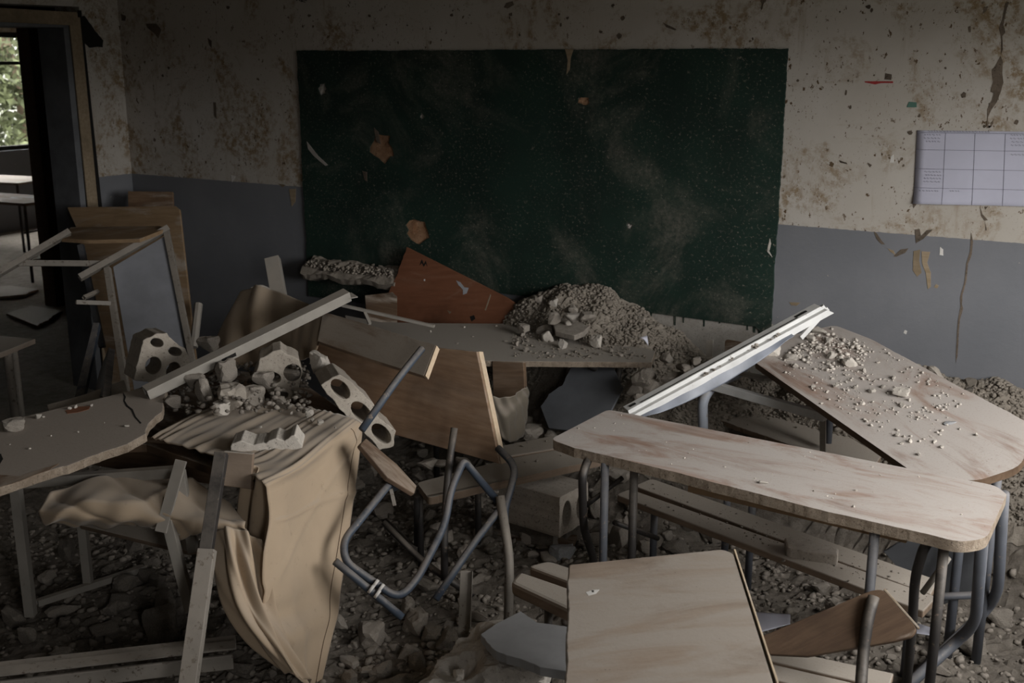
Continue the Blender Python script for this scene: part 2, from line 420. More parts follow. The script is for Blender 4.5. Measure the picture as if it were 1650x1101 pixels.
# door frame (grey reveal, wooden casing broken away from the wall)
dr = boxes('door_1', [(XL-.24, XL-.0, DY1, DY1+.04, 0, DZ), (XL-.24, XL, DY0, DY1+.04, DZ, DZ+.04)], MAT['frame'], bevel=.003)
g = Geo().bar((XL+.008, DY1+.085, 0.02), (XL+.012, DY1+.07, DZ+.06), .012, .075, up=(0, 1, 0))
mesh('casing', g, MAT['framewood'], dr, bevel=.003)
g = Geo().bar((XL+.01, DY1+.09, DZ+.05), (XL+.01, DY0-.08, DZ+.07), .02, .075)
mesh('head_casing', g, MAT['framewood'], dr, bevel=.003)
g = Geo().bar((XL+.004, DY1+.15, .4), (XL+.004, DY1+.118, DZ+.1), .006, .022, up=(0, 1, 0))
mesh('gap', g, MAT['black'], dr)
g = Geo(); 
pl = Plane((XL+.006, 4.5, 2.1), (XL+.006, 4.6, 2.1), (XL+.006, 4.5, 2.2), to=(0, 4, 2))
plate('broken_plaster', pl, [(-.0, .16), (.05, .17), (.12, .08), (.17, .03), (.16, -.01), (.06, -.01), (.01, .03)], .004, MAT['black'], wall_left, px=False, rag={i: .006 for i in range(7)})

# ---- the green chalkboard painted on the wall, with holes knocked through it
WP = Plane((0, D, 0), (1, D, 0), (0, D, 1), to=(0, 0, 1))
def wuv(x, y): p = at(x, y, Y=D); return (p.x, p.z)
MW = Matrix(((1, 0, 0, 0), (0, 0, -1, D), (0, 1, 0, 0), (0, 0, 0, 1)))      # local (x, z, out of wall)
def blob(cx, cy, rx, ry, seed, n=14, j=.3):
    rs = random.Random(seed); return [(cx+rx*math.cos(2*math.pi*k/n)*rs.uniform(1-j, 1+j), cy+ry*math.sin(2*math.pi*k/n)*rs.uniform(1-j, 1+j)) for k in range(n)]
bpts = [(-4.285, .70), (-3.30, .70), (-3.2, .86), (-1.62, .853), (-1.545, .80), (-1.545, 2.074), (-4.291, 2.068)]
bo = outline(bpts, rag={3: .004, 4: .005, 5: .003, 6: .005}, seed=3)
HOLES = [(617, 238, .075, .075, 'brickred'), (675, 372, .075, .06, 'brickred'), (521, 143, .03, .035, 'plaster'), (943, 163, .035, .018, 'brickred'), (1016, 364, .018, .016, 'plaster'), (682, 187, .014, .016, 'plaster'), (1123, 68, .0, 0, '')]
hl = []
for i, (x, y, a, b, m) in enumerate(HOLES):
    if a: u = wuv(x, y); hl.append(blob(u[0], u[1], a, b, 40+i))
M = MW @ Matrix.Translation((0, 0, .012))
board = holed('chalkboard', M, bo, hl, .011, MAT['board'])
tag(board, 'wide dark green chalkboard on the wall, chalk-smeared and pitted with holes', 'chalkboard')
for i, (x, y, a, b, m) in enumerate(HOLES):
    if not a: continue
    u = wuv(x, y)
    # crumbling material inside each hole
    n = 7; g = Geo(); V = []; rs = random.Random(i)
    for q in range(n):
        for w in range(n):
            xx = u[0]+(q/(n-1)-.5)*2.7*a; zz = u[1]+(w/(n-1)-.5)*2.7*b
            V.append((xx, D-.002-.006*rs.random()*(1 if 0 < q < n-1 and 0 < w < n-1 else 0), zz))
    g.add(V, [(q*n+w, q*n+w+1, (q+1)*n+w+1, (q+1)*n+w) for q in range(n-1) for w in range(n-1)])
    mesh('broken_hole', g, MAT[m], board)
def wallpatch(name, pxs, mat, parent, t=.002, rag=.004, seed=1, off=.0):
    p = outline([wuv(*q) for q in pxs], rag={i: rag for i in range(len(pxs))} if rag else None, seed=seed)
    g = Geo().loft([[(a, b, off) for a, b in p], [(a, b, off+t) for a, b in p]])
    return mesh(name, g, MAT[mat], parent, MW)
# paint drips along the lower edge
for i, (x, y0, y1, w) in enumerate([(1017, 499, 514, 3), (1027, 500, 518, 3), (1088, 508, 524, 4), (1102, 510, 520, 3), (1135, 513, 526, 3), (1205, 521, 532, 3), (1216, 522, 536, 5), (1224, 523, 538, 5), (1232, 522, 534, 5), (1050, 504, 510, 3), (1160, 516, 521, 3)]):
    wallpatch('paint_drip', [(x-w/2, y0-4), (x+w/2, y0-4), (x+w/3, y1), (x-w/3, y1)], 'board', board, .006, .0005, i, .0)
# scuffs on the board where the paint has gone
for i, q in enumerate([[(497, 228), (505, 238), (514, 250), (531, 266), (527, 267), (509, 252), (499, 240)], [(912, 78), (926, 80), (922, 92), (920, 112), (915, 120), (917, 98)], [(1242, 384), (1244, 392), (1241, 404), (1246, 414), (1238, 405), (1239, 396)], [(605, 205), (612, 212), (616, 232), (609, 228)], [(586, 275), (594, 277), (594, 292), (590, 290)]]):
    wallpatch('scuff', q, ('plaster', 'framewood', 'plaster', 'plasterdark', 'plasterdark')[i], board, .002, .002, i, .012)
# ---- bare plaster under the board, wall damage
wallpatch('bare_plaster', [(960, 488), (1246, 522), (1246, 545), (1236, 600), (1130, 610), (960, 600)], 'plaster', wall_back, .004, .003, 4)
for i, (q, m) in enumerate([
    ([(1612, 90), (1616, 100), (1615, 118), (1617, 133), (1612, 150), (1606, 165), (1598, 176), (1592, 190), (1593, 207), (1602, 190), (1598, 204), (1590, 207), (1591, 176), (1598, 162), (1601, 150), (1596, 148), (1600, 132), (1598, 112), (1604, 106)], 'plasterdark'),
    ([(1620, 5), (1625, 3), (1621, 20), (1617, 40), (1620, 52), (1615, 58), (1616, 80), (1613, 88), (1613, 60), (1610, 45), (1615, 32)], 'plasterdark'),
    ([(1565, 375), (1568, 390), (1566, 410), (1560, 425), (1557, 455), (1551, 475), (1550, 490), (1552, 497), (1547, 515), (1545, 540), (1543, 575), (1540, 585), (1542, 540), (1544, 515), (1548, 495), (1547, 480), (1554, 455), (1557, 425), (1563, 405), (1564, 390)], 'plasterdark'),
    ([(1579, 333), (1583, 345), (1592, 355), (1587, 356), (1581, 348)], 'plasterdark'), ([(1586, 333), (1592, 333), (1588, 338)], 'plasterdark'),
    ([(1588, 360), (1590, 371), (1588, 372)], 'plasterdark'),
    ([(1408, 373), (1413, 376), (1420, 387), (1426, 394), (1420, 393), (1412, 384)], 'plasterdark'), ([(1440, 413), (1452, 402), (1464, 400), (1458, 408), (1444, 414)], 'plasterdark'),
    ([(1430, 400), (1440, 404), (1444, 412), (1434, 405)], 'framewood'),
    ([(1474, 370), (1482, 369), (1484, 380), (1493, 371), (1503, 370), (1488, 385), (1476, 392)], 'plasterdark'),
    ([(1471, 327), (1478, 328), (1472, 336)], 'plasterdark'),
    ([(1553, 148), (1557, 150), (1556, 157), (1550, 158), (1548, 153)], 'plasterdark'),
    ([(1585, 12), (1592, 10), (1590, 17), (1584, 22)], 'plasterdark'), ([(1560, 43), (1564, 42), (1564, 52), (1561, 52)], 'plasterdark'),
    ([(1427, 118), (1437, 120), (1436, 129), (1425, 128)], 'plasterdark'),
    ([(235, 38), (252, 38), (260, 48), (255, 62), (250, 55), (238, 45)], 'plasterdark'), ([(195, 22), (203, 26), (202, 34), (196, 33)], 'plasterdark'), ([(335, 61), (341, 66), (341, 77), (337, 72)], 'plasterdark'),
    ([(344, 165), (348, 165), (349, 192), (345, 185)], 'plasterdark'),
    ([(816, 5), (826, 2), (828, 8), (818, 14), (812, 12)], 'plasterdark'), ([(1068, 36), (1080, 42), (1090, 47), (1088, 49), (1074, 44)], 'plasterdark'),
    ([(1472, 405), (1483, 402), (1481, 420), (1485, 440), (1478, 446), (1471, 436)], 'framewood'), ([(1485, 405), (1499, 406), (1494, 423), (1500, 440), (1500, 462), (1495, 466), (1492, 440), (1486, 425)], 'framewood'),
    ([(1508, 458), (1513, 460), (1510, 465), (1505, 463)], 'framewood'), ([(1272, 487), (1290, 488), (1284, 493), (1275, 492)], 'framewood'),
    ([(1515, 398), (1520, 402), (1520, 412), (1514, 411)], 'white'), ([(1458, 532), (1462, 534), (1460, 539), (1456, 537)], 'white'),
    ([(372, 282), (380, 284), (374, 294)], 'white'), ([(1436, 252), (1440, 249), (1440, 262), (1434, 262)], 'white'),
    ([(1352, 258), (1364, 262), (1366, 265), (1354, 262)], 'plasterdark'), ([(1398, 262), (1405, 266), (1402, 270)], 'plasterdark'),
    ([(466, 305), (477, 304), (476, 325), (470, 333)], 'framewood'), ([(448, 296), (460, 298), (456, 302)], 'framewood'),
    ]):
    wallpatch('damage', q, m, wall_back, .0015, .0012, i+20, .0)
for i in range(60):      # flecks knocked out of the paint
    x = random.choice((random.uniform(240, 470), random.uniform(1275, 1640), random.uniform(480, 1270))); y = random.uniform(0, 70) if 480 <= x <= 1270 else random.uniform(0, 275)
    a = random.uniform(.004, .011); u = wuv(x, y); p = blob(u[0], u[1], a*random.uniform(.5, 1.5), a, i, 7, .4)
    g = Geo().loft([[(s, t, 0) for s, t in p], [(s, t, .0012) for s, t in p]]); mesh('fleck', g, MAT['plasterdark'], wall_back, MW)
t = wallpatch('tape_strip', [(1393, 131), (1439, 131), (1439, 134), (1420, 134), (1410, 136), (1394, 133)], 'redtape', None, .002, .0006, 2); tag(t, 'thin strip of dark red tape left on the cream wall', 'tape')
t = wallpatch('tape_scrap', [(1465, 164), (1477, 165), (1477, 173), (1461, 173)], 'greentape', None, .002, .0006, 2); tag(t, 'small scrap of green tape on the cream wall', 'tape')

# ---- timetable sheet on the wall
ps = root('wall_sheet', at(1560, 330, Y=D), 'large paper sheet ruled in a grid, hung on the wall by the crack', 'poster')
c00, c10, c01, c11 = [Vector(wuv(*q)) for q in ((1478, 210), (1722, 213), (1472, 328), (1718, 334))]
def sh(s, t, w=0):
    a = c00*(1-s)*(1-t)+c10*s*(1-t)+c01*(1-s)*t+c11*s*t
    curl = .010*max(0, t-.75)**2*16*(1-.5*s)+.004*math.sin(s*9)*t
    return (a.x, D-.004-curl-w, a.y)
g = Geo(); n = 16; V = [sh(i/n, j/n) for i in range(n+1) for j in range(n+1)]
g.add(V, [(i*(n+1)+j, i*(n+1)+j+1, (i+1)*(n+1)+j+1, (i+1)*(n+1)+j) for i in range(n) for j in range(n)])
o = mesh('sheet', g, MAT['poster'], ps, smooth=True); sm = o.modifiers.new('thick', 'SOLIDIFY'); sm.thickness = .0008; sm.offset = 1
g = Geo()
def stroke(pts, w, z=.0012):
    for (s0, t0), (s1, t1) in zip(pts, pts[1:]):
        m = max(1, int(max(abs(s1-s0), abs(t1-t0))*16)); d = Vector((s1-s0, (t1-t0)*.45)).normalized(); px_, py_ = -d.y*w, d.x*w/.45
        for q in range(m):
            a = q/m; b = (q+1)/m
            A = (s0+(s1-s0)*a, t0+(t1-t0)*a); B = (s0+(s1-s0)*b, t0+(t1-t0)*b)
            g.add([sh(A[0]+px_, A[1]+py_, z), sh(B[0]+px_, B[1]+py_, z), sh(B[0]-px_, B[1]-py_, z), sh(A[0]-px_, A[1]-py_, z)], [(0, 1, 2, 3)])
for t in (.03, .26, .52, .78): stroke([(0, t), (1, t)], .0012)
for s in (.2, .4, .6, .8): stroke([(s, .03), (s, 1)], .0012)
mesh('ruled_grid', g, MAT['ink'], ps)
g = Geo(); rs = random.Random(4)
for (s0, s1, t0, rows) in ((.05, .17, .06, 3), (.06, .18, .56, 4), (.02, .17, .82, 1), (.23, .31, .815, 1), (.63, .77, .05, 4), (.62, .74, .31, 1), (.06, .5, .012, 1)):
    for r in range(rows):
        s = s0+rs.uniform(0, .02); t = t0+r*.045
        while s < s1:
            w = rs.uniform(.008, .022); stroke([(s, t), (s+w*.3, t-.012), (s+w*.6, t+.006), (s+w, t-.004)], .0008); s += w+rs.uniform(.004, .01)
mesh('handwriting', g, MAT['ink'], ps)
# tangle of torn wire at the top of the wall
g = Geo(); rs = random.Random(9); b0 = at(490, 2, Y=D-.02)
for i in range(12):
    p = [b0+Vector((rs.uniform(-.05, .05), rs.uniform(-.03, 0), rs.uniform(-.01, .04))) for k in range(3)]; p[-1] += Vector((0, 0, .06))
    g.tube(p, .0025, 5, .02)
tag(mesh('torn_wire', g, MAT['darktube']), 'tangle of torn dark wire at the wall top left of the board', 'wire')

# ---- beyond the doorway: tree outside the far window, tables in the far room
tr = root('tree', (-16.5, 11.6, 0), 'sunlit green tree seen through the far window', 'tree')
mesh('trunk', Geo().tube([(-16.5, 11.6, -.3), (-16.4, 11.7, 1.2), (-16.5, 11.5, 2.6)], .09, 8), MAT['bark'], tr, smooth=True)
V = []; Fc = []
for i in range(15000):
    c = np.array((-16.5, 11.6, 1.7))+rng.normal(size=3)*np.array((.8, 1.7, 1.2)); a = rng.normal(size=3); a /= np.linalg.norm(a); b = np.cross(a, rng.normal(size=3)); b /= np.linalg.norm(b)
    s = rng.uniform(.05, .10); k = len(V); V += [tuple(c+a*s), tuple(c+b*s*.5), tuple(c-a*s), tuple(c-b*s*.5)]; Fc.append((k, k+1, k+2, k+3))
g = Geo(); g.v = V; g.f = Fc; mesh('foliage', g, MAT['leaf'], tr)
def table(name, loc, rz, w, d, h, mt, ml, label):
    t = root(name, loc, label, 'table'); M0 = Matrix.Translation(Vector(loc)) @ Matrix.Rotation(rz, 4, 'Z')
    def q(x, y, z): return M0 @ Vector((x, y, z))
    g = Geo().bar(q(-w/2, 0, h-.012), q(w/2, 0, h-.012), d, .024); mesh('top', g, MAT[mt], t, bevel=.003)
    for sx_ in (-1, 1):
        for sy in (-1, 1):
            mesh('leg', Geo().tube([q(sx_*(w/2-.06), sy*(d/2-.05), h-.02), q(sx_*(w/2-.05), sy*(d/2-.04), 0)], .014, 8), MAT[ml], t, smooth=True)
        mesh('rail', Geo().tube([q(sx_*(w/2-.055), -(d/2-.045), .2), q(sx_*(w/2-.055), d/2-.045, .2)], .01, 8), MAT[ml], t, smooth=True)
    return t
table('far_table', (-11.2, 7.55, 0), .2, 1.2, .6, .74, 'lam2', 'darktube', 'wooden table beyond the doorway under the far window')
table('far_table', (-9.6, 6.55, 0), .1, 1.1, .5, .74, 'brown', 'darktube', 'wooden table standing just beyond the dark corridor')

# ================================================================== RUBBLE
def ico(sub):
    bm = bmesh.new(); bmesh.ops.create_icosphere(bm, subdivisions=sub, radius=1)
    V = np.array([v.co[:] for v in bm.verts]); Fc = np.array([[v.index for v in f.verts] for f in bm.faces]); bm.free(); return V, Fc
ICO = {k: ico(k) for k in (1, 2, 3, 4, 5)}
def rockv(sub, seed, planes=9, squash=(1, .8, .6), rough=.05):
    r = np.random.default_rng(seed); V, Fc = ICO[sub]
    n = r.normal(size=(planes, 3)); n /= np.linalg.norm(n, axis=1)[:, None]
    n = np.vstack([n, np.eye(3), -np.eye(3)]); d = np.concatenate([r.uniform(.42, .85, planes), r.uniform(.7, 1.0, 6)])
    dot = V @ n.T; t = np.where(dot > 1e-3, d/np.maximum(dot, 1e-3), 9).min(axis=1)
    P = V*np.minimum(t, 1.15)[:, None]
    P = P*(1+rough*r.normal(size=len(P)))[:, None]*np.array(squash)
    P[:, 2] -= P[:, 2].min(); return P, Fc
ROCK = []
for i in range(14):
    P, Fc = rockv(3, 100+i, 7, (1, random.uniform(.55, .95), random.uniform(.4, .85)), .0)
    for q in range(len(P)):
        v_ = Vector(P[q])+Vector((i*7, 0, 0)); P[q] *= 1+.07*mnoise.noise(v_*2.6)+.05*mnoise.noise(v_*7)+.02*mnoise.noise(v_*15)
    ROCK.append((P, Fc))
ROCKM = {}
def rock_mesh(i, mat):
    if (i, mat) not in ROCKM:
        P, Fc = ROCK[i]; me = bpy.data.meshes.new('rock'); me.from_pydata(P.tolist(), [], Fc.tolist()); me.update(); me.materials.append(MAT[mat]); ROCKM[(i, mat)] = me
    return ROCKM[(i, mat)]
def stone(P, r, mat='conc', label=None, cat='rubble', group=None, i=None, flat=1.0, name='concrete_chunk', n=None, rz=None, sink=.12):
    i = random.randrange(len(ROCK)) if i is None else i
    if name == 'concrete_chunk' and mat in ('heap', 'concpale'): name = 'plaster_chunk'
    o = bpy.data.objects.new(name, rock_mesh(i, mat)); n = Vector(n or (0, 0, 1)).normalized()
    q = n.to_track_quat('Z', 'Y').to_matrix().to_4x4()
    M = Matrix.Translation(Vector(P)-n*(sink*r*.6)) @ q @ Matrix.Rotation(random.uniform(0, 6.28) if rz is None else rz, 4, 'Z') @ Matrix.Diagonal((r, r, r*flat, 1))
    link(o, M); return tag(o, label, cat, group)

HX = [-6, -3.4, -3.1, -2.85, -2.57, -2.34, -2.05, -1.74, -1.45, -1.23, -1.0, -.8, -.6, -.4, .2, 1.6]
HZ = [.05, .1, .5, .80, .95, .92, .79, .65, .60, .72, .76, .75, .74, .72, .6, .35]
HY0 = [4.4, 4.4, 4.3, 4.2, 4.12, 4.0, 3.85, 3.95, 4.3, 4.35, 4.3, 4.2, 4.15, 4.1, 4.2, 4.3]
def hgt(x, y):
    x = np.asarray(x, float); y = np.asarray(y, float)
    zc = np.interp(x, HX, HZ); y0 = np.interp(x, HX, HY0)
    s = np.clip((y-y0)/(4.7-y0), 0, 1); s = s*s*(3-2*s)
    b = .05+.02*np.sin(x*3.1+1)*np.cos(y*2.7)+.015*np.sin(x*7+y*5)
    b = b+.10*np.exp(-((x+3.0)**2+(y-2.75)**2)/.18)+.10*np.exp(-((x+2.35)**2+(y-3.5)**2)/.12)+.12*np.exp(-((x+1.75)**2+(y-3.55)**2)/.08)
    b = b*np.clip((x+5.4)/.9, .15, 1)
    nz = .02*np.sin(x*17+2*np.sin(y*9))*np.sin(y*15+1.5*np.sin(x*11))
    return b+(np.maximum(zc-b, 0))*s+nz*(.4+s*.9)
# continuous bed of crushed rubble
nx, ny = 300, 170
gx = np.linspace(-5.6, XR-.02, nx); gy = np.linspace(1.2, 4.79, ny)
XX, YY = np.meshgrid(gx, gy, indexing='ij'); ZZ = hgt(XX, YY)+rng.normal(size=XX.shape)*.006
V = np.stack([XX, YY, ZZ], -1).reshape(-1, 3)
idx = np.arange(nx*ny).reshape(nx, ny)
Fq = np.stack([idx[:-1, :-1], idx[1:, :-1], idx[1:, 1:], idx[:-1, 1:]], -1).reshape(-1, 4)
g = Geo(); g.v = V.tolist(); g.f = Fq.tolist()
bed = mesh('rubble_bed', g, MAT['bed'], M=Matrix()); tag(bed, 'layer of crushed grey plaster and dust covering the classroom floor', 'rubble', kind='stuff')
mk = (ZZ > .28)
Fh = Fq[(mk[:-1, :-1] | mk[1:, 1:]).reshape(-1)]; Vh = V.copy(); Vh[:, 2] += .006+.008*rng.random(len(Vh))
us = np.unique(Fh); mp = np.zeros(len(Vh), int); mp[us] = np.arange(len(us))
g = Geo(); g.v = Vh[us].tolist(); g.f = mp[Fh].tolist()
hp_ = mesh('plaster_heap', g, MAT['heap'], M=Matrix()); tag(hp_, 'heap of pale crushed plaster piled against the wall below the chalkboard', 'rubble', kind='stuff')
# gravel: tens of thousands of crumbs joined as stuff
def gravel(name, pts, rad, mat, label, sub=1, seed=0):
    r = np.random.default_rng(seed); T = [rockv(1, 500+k, 5, (1, .8, .65), .09) for k in range(8)]
    VV = []; FF = []; k = 0
    for p, a in zip(pts, rad):
        P, Fc = T[r.integers(8)]; th = r.uniform(0, 6.28); c, s = math.cos(th), math.sin(th)
        ti = r.uniform(-.5, .5); Q = P.copy(); Q[:, 2], Q[:, 0] = P[:, 2]*math.cos(ti)-P[:, 0]*math.sin(ti), P[:, 2]*math.sin(ti)+P[:, 0]*math.cos(ti)
        Q = np.stack([Q[:, 0]*c-Q[:, 1]*s, Q[:, 0]*s+Q[:, 1]*c, Q[:, 2]-.35], -1)*a+p
        VV.append(Q); FF.append(Fc+k); k += len(Q)
    VV = np.concatenate(VV); FF = np.concatenate(FF)
    me = bpy.data.meshes.new(name); me.vertices.add(len(VV)); me.vertices.foreach_set('co', VV.ravel())
    me.loops.add(FF.size); me.loops.foreach_set('vertex_index', FF.ravel().astype(np.int32)); me.polygons.add(len(FF))
    me.polygons.foreach_set('loop_start', np.arange(0, FF.size, 3, dtype=np.int32)); me.polygons.foreach_set('loop_total', np.full(len(FF), 3, np.int32))
    me.update(calc_edges=True); me.validate(); me.materials.append(MAT[mat])
    o = bpy.data.objects.new(name, me); link(o); return tag(o, label, 'rubble', kind='stuff')
def inview(x, y, z, pad=30):
    a, b, w = topx((x, y, z)); return w > 1 and -pad < a < 1650+pad and 300 < b < 1101+pad
pts = []; rad = []; ptsh = []; radh = []
while len(pts) < 9000:
    x = rng.uniform(-4.6, .3); y = rng.uniform(1.9, 4.3); z = float(hgt(x, y))
    if x < -3.7 and y > 2.9 and rng.random() < .8: continue
    if inview(x, y, z): pts.append((x, y, z)); rad.append(.004+.020*rng.random()**3.5)
while len(ptsh) < 20000:
    x = rng.uniform(-3.0, .2); y = rng.uniform(3.85, 4.78); z = float(hgt(x, y))
    if z < .3 or not inview(x, y, z): continue
    ptsh.append((x, y, z+.012)); radh.append(.0025+.013*rng.random()**3)
gravel('floor_gravel', np.array(pts), rad, 'concdark', 'fine grey concrete crumbs strewn over the rubble floor', seed=1)
gravel('heap_gravel', np.array(ptsh), radh, 'heap', 'pale plaster crumbs on the heap below the chalkboard', seed=2)
# chunks one can pick out
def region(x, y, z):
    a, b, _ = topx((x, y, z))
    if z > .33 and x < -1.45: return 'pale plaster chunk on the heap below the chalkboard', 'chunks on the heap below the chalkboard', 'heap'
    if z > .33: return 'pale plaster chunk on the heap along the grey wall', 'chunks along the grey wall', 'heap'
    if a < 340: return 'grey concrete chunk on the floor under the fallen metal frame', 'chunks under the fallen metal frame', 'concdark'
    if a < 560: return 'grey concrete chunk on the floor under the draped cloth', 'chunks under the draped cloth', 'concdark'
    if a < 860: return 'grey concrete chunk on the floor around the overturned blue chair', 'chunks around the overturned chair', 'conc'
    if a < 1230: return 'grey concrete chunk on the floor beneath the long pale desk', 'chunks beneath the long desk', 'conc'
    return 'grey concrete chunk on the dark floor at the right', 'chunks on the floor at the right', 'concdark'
LM = [((700, 960), 'by the overturned chair tubes'), ((580, 1030), 'beside the cloth hem'), ((660, 1060), 'left of the big concrete lump'), ((760, 900), 'behind the upright steel strip'), ((850, 880), 'below the dusty hollow block'), ((690, 860), 'under the short bench'), ((620, 880), 'inside the chair tube bend'), ((200, 940), 'inside the collapsed frame'), ((100, 1000), 'near the collapsed frame leg'), ((280, 990), 'behind the chipped metal leg'), ((430, 1050), 'under the hanging folds'), ((1000, 850), 'between the long desk left legs'), ((1120, 860), 'under the low bench'), ((1340, 960), 'before the low bench right end'), ((1560, 1030), 'by the looped desk legs'), ((1640, 980), 'at the far right edge'), ((900, 500), 'at the top of the heap'), ((1000, 540), 'on the heap right slope'), ((1090, 600), 'at the foot of the heap'), ((1480, 620), 'beyond the tilted desk'), ((1600, 640), 'along the right wall'), ((1250, 700), 'under the tilted desk'), ((860, 700), 'under the dusty desk'), ((400, 900), 'in the dark under the cloth'), ((780, 1040), 'beside the big concrete lump'), ((880, 940), 'by the rounded bench planks')]
USED = set()
SHP = {q: ('flat' if P[:, 2].max() < .62 else 'tall' if P[:, 2].max() > .95 else 'long' if np.ptp(P[:, 1]) < 1.15 else 'blocky') for q, (P, _) in enumerate(ROCK)}
k = 0
for tries in range(15000):
    if k >= 230: break
    x = rng.uniform(-3.7, .1); y = rng.uniform(2.0, 4.72); z = float(hgt(x, y))
    if not inview(x, y, z, -5): continue
    a, b, w = topx((x, y, z))
    if a > 900 and b > 890 and a < 1240: continue
    if a < 330 and 620 < b < 800: continue
    if a < 180 and b < 620: continue
    if 330 < a < 560 and b < 850: continue
    lab, gr, m = region(x, y, z)
    r = (.020+.055*rng.random()**2) if z < .3 else (.014+.032*rng.random()**2.2)
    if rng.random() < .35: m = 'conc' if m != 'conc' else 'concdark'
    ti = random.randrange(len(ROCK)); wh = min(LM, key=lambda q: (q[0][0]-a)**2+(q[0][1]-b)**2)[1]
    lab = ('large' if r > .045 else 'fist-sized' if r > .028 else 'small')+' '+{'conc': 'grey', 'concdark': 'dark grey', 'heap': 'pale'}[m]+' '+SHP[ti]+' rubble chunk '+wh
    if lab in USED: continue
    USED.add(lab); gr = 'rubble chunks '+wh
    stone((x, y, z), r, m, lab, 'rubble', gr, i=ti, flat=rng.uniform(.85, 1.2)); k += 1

ORD = ['leftmost', 'second from left', 'third from left', 'fourth from left', 'fifth from left', 'sixth from left', 'seventh from left', 'eighth from left', 'ninth from left', 'tenth from left', 'eleventh from left', 'rightmost']
def rank(lst, q): return ORD[sorted(range(len(lst)), key=lambda k_: (lst[k_][0], lst[k_][1])).index(q)] if q < len(lst) else ''
# ================================================================== DESKS
def legs(parent, items, r=.014):
    for name, mat, pts in items:
        mesh(name, Geo().tube(pts, r, 10, .07), MAT[mat], parent, smooth=True)
def down(x, y, z, zb): 
    p = at(x, y, z=z); return [p, Vector((p.x, p.y, zb))]
# ---- long pale desk in the foreground right
LD = Plane(at(925, 725, z=.76), at(1480, 858, z=.76), at(980, 660, z=.76))
ld = root('school_desk', at(1250, 760, z=0), 'long pink-beige school desk with worn front edge, nearest the bright side', 'desk')
plate('tabletop', LD, [(887, 708), (980, 660), (1606, 783), (1622, 797), (1590, 868), (1545, 874), (1500, 862), (1330, 824), (1100, 764), (925, 722)], .034, MAT['lam'], ld, rnd={0: .03, 1: .03, 2: .05, 4: .05, 5: .04}, rag={6: .002, 7: .0025, 8: .0025, 9: .002}, bevel=.003, edge='chip')
a = LD.hit(900, 712, -.0345); 
# chipped dark edge strip under the front edge
f0, f1 = LD.uv(940, 729), LD.uv(1520, 864)
mesh('front_rail', Geo().bar(LD.p(f0[0]+.35, f0[1]+.09, -.06), LD.p(f1[0]-.12, f1[1]+.09, -.06), .02, .05, up=LD.n), MAT['ply'], ld, bevel=.002)
def vleg(px_, py_, z, zb, dx=0, dy=0, bowx=0):
    p = at(px_, py_, z=z); q = Vector((p.x+dx, p.y+dy, zb)); m = (p+q)/2+R_*bowx
    return [p, m, q] if bowx else [p, q]
legs(ld, [
    ('leg', 'darktube', [at(950, 735, z=.73), at(938, 765, z=.70), at(940, 850, z=.46), at(958, 905, z=.25), at(955, 960, z=.08)]),
    ('leg', 'greytube', vleg(975, 745, .73, .05)),
    ('leg', 'darktube', vleg(1022, 752, .73, .05)),
    ('leg', 'greytube', vleg(1410, 852, .73, .04)),
    ('leg', 'darktube', [at(1500, 868, z=.73), at(1488, 885, z=.70), at(1474, 930, z=.58), at(1470, 1010, z=.40), at(1458, 1130, z=.1)]),
    ('leg', 'darktube', vleg(1522, 872, .73, .04)),
], .0145)
legs(ld, [('brace', 'darktube', [at(944, 815, z=.545), at(1003, 770, z=.62)]), ('brace', 'alu', [at(1487, 955, z=.52), at(1528, 900, z=.66)]),
          ('brace', 'darktube', [at(990, 842, z=.5), at(1060, 868, z=.38)])], .009)
legs(ld, [('frame_loop', 'greytube', [at(1583, 862, z=.72), at(1572, 1005, z=.33), at(1540, 1035, z=.22), at(1440, 1125, z=.12)]),
          ('frame_loop', 'greytube', [at(1617, 795, z=.73), at(1608, 955, z=.33), at(1588, 985, z=.22), at(1450, 1115, z=.08)])], .018)
legs(ld, [('runner', 'greytube', [at(1600, 958, z=.30), at(1510, 962, z=.30)])], .013)
for (x, y, s) in [(1230, 779, 15), (991, 683, 3), (1068, 708, 3), (1110, 731, 3), (1168, 753, 4), (1207, 714, 4), (1313, 758, 4), (1405, 753, 5), (1419, 766, 3), (1379, 791, 7), (1311, 792, 4), (1375, 817, 6), (932, 691, 4), (958, 690, 3)]:
    P = LD.hit(x, y); w = topx(P)[2]
    stone(P, s*w/F*.6, 'concpale', ('white plaster crumb with a broken face on the long pale desk' if s > 10 else 'tiny white plaster crumb on the long pale desk'), 'crumb', None if s > 10 else 'crumbs on the long pale desk', name='plaster_crumb', flat=.7)

# ---- two-plank bench behind the long desk
BN = Plane(at(1000, 795, z=.43), at(1490, 975, z=.40), at(1040, 770, z=.43))
bn = root('bench', at(1240, 870, z=0), 'low dusty bench of two long planks behind the long pale desk', 'bench')
plate('plank', BN, [(992, 797), (1015, 788), (1510, 962), (1488, 985)], .026, MAT['bench'], bn, rnd={0: .02, 1: .02}, bevel=.004)
plate('plank', BN, [(1022, 783), (1050, 771), (1512, 935), (1500, 958)], .026, MAT['bench'], bn, rnd={0: .02, 1: .02}, bevel=.004)
legs(bn, [('leg', 'greytube', vleg(1055, 812, .41, .04)), ('leg', 'greytube', vleg(1172, 800, .41, .05)), ('leg', 'greytube', vleg(1212, 815, .41, .05)), ('leg', 'greytube', vleg(1470, 955, .38, .04))], .014)
legs(bn, [('rail', 'darktube', [BN.hit(1020, 800, -.04), BN.hit(1480, 965, -.04)])], .012)
BC = Plane(BN.hit(1290, 890)+BN.n*.045, BN.hit(1340, 905)+BN.n*.045, BN.hit(1300, 870)+BN.n*.06)
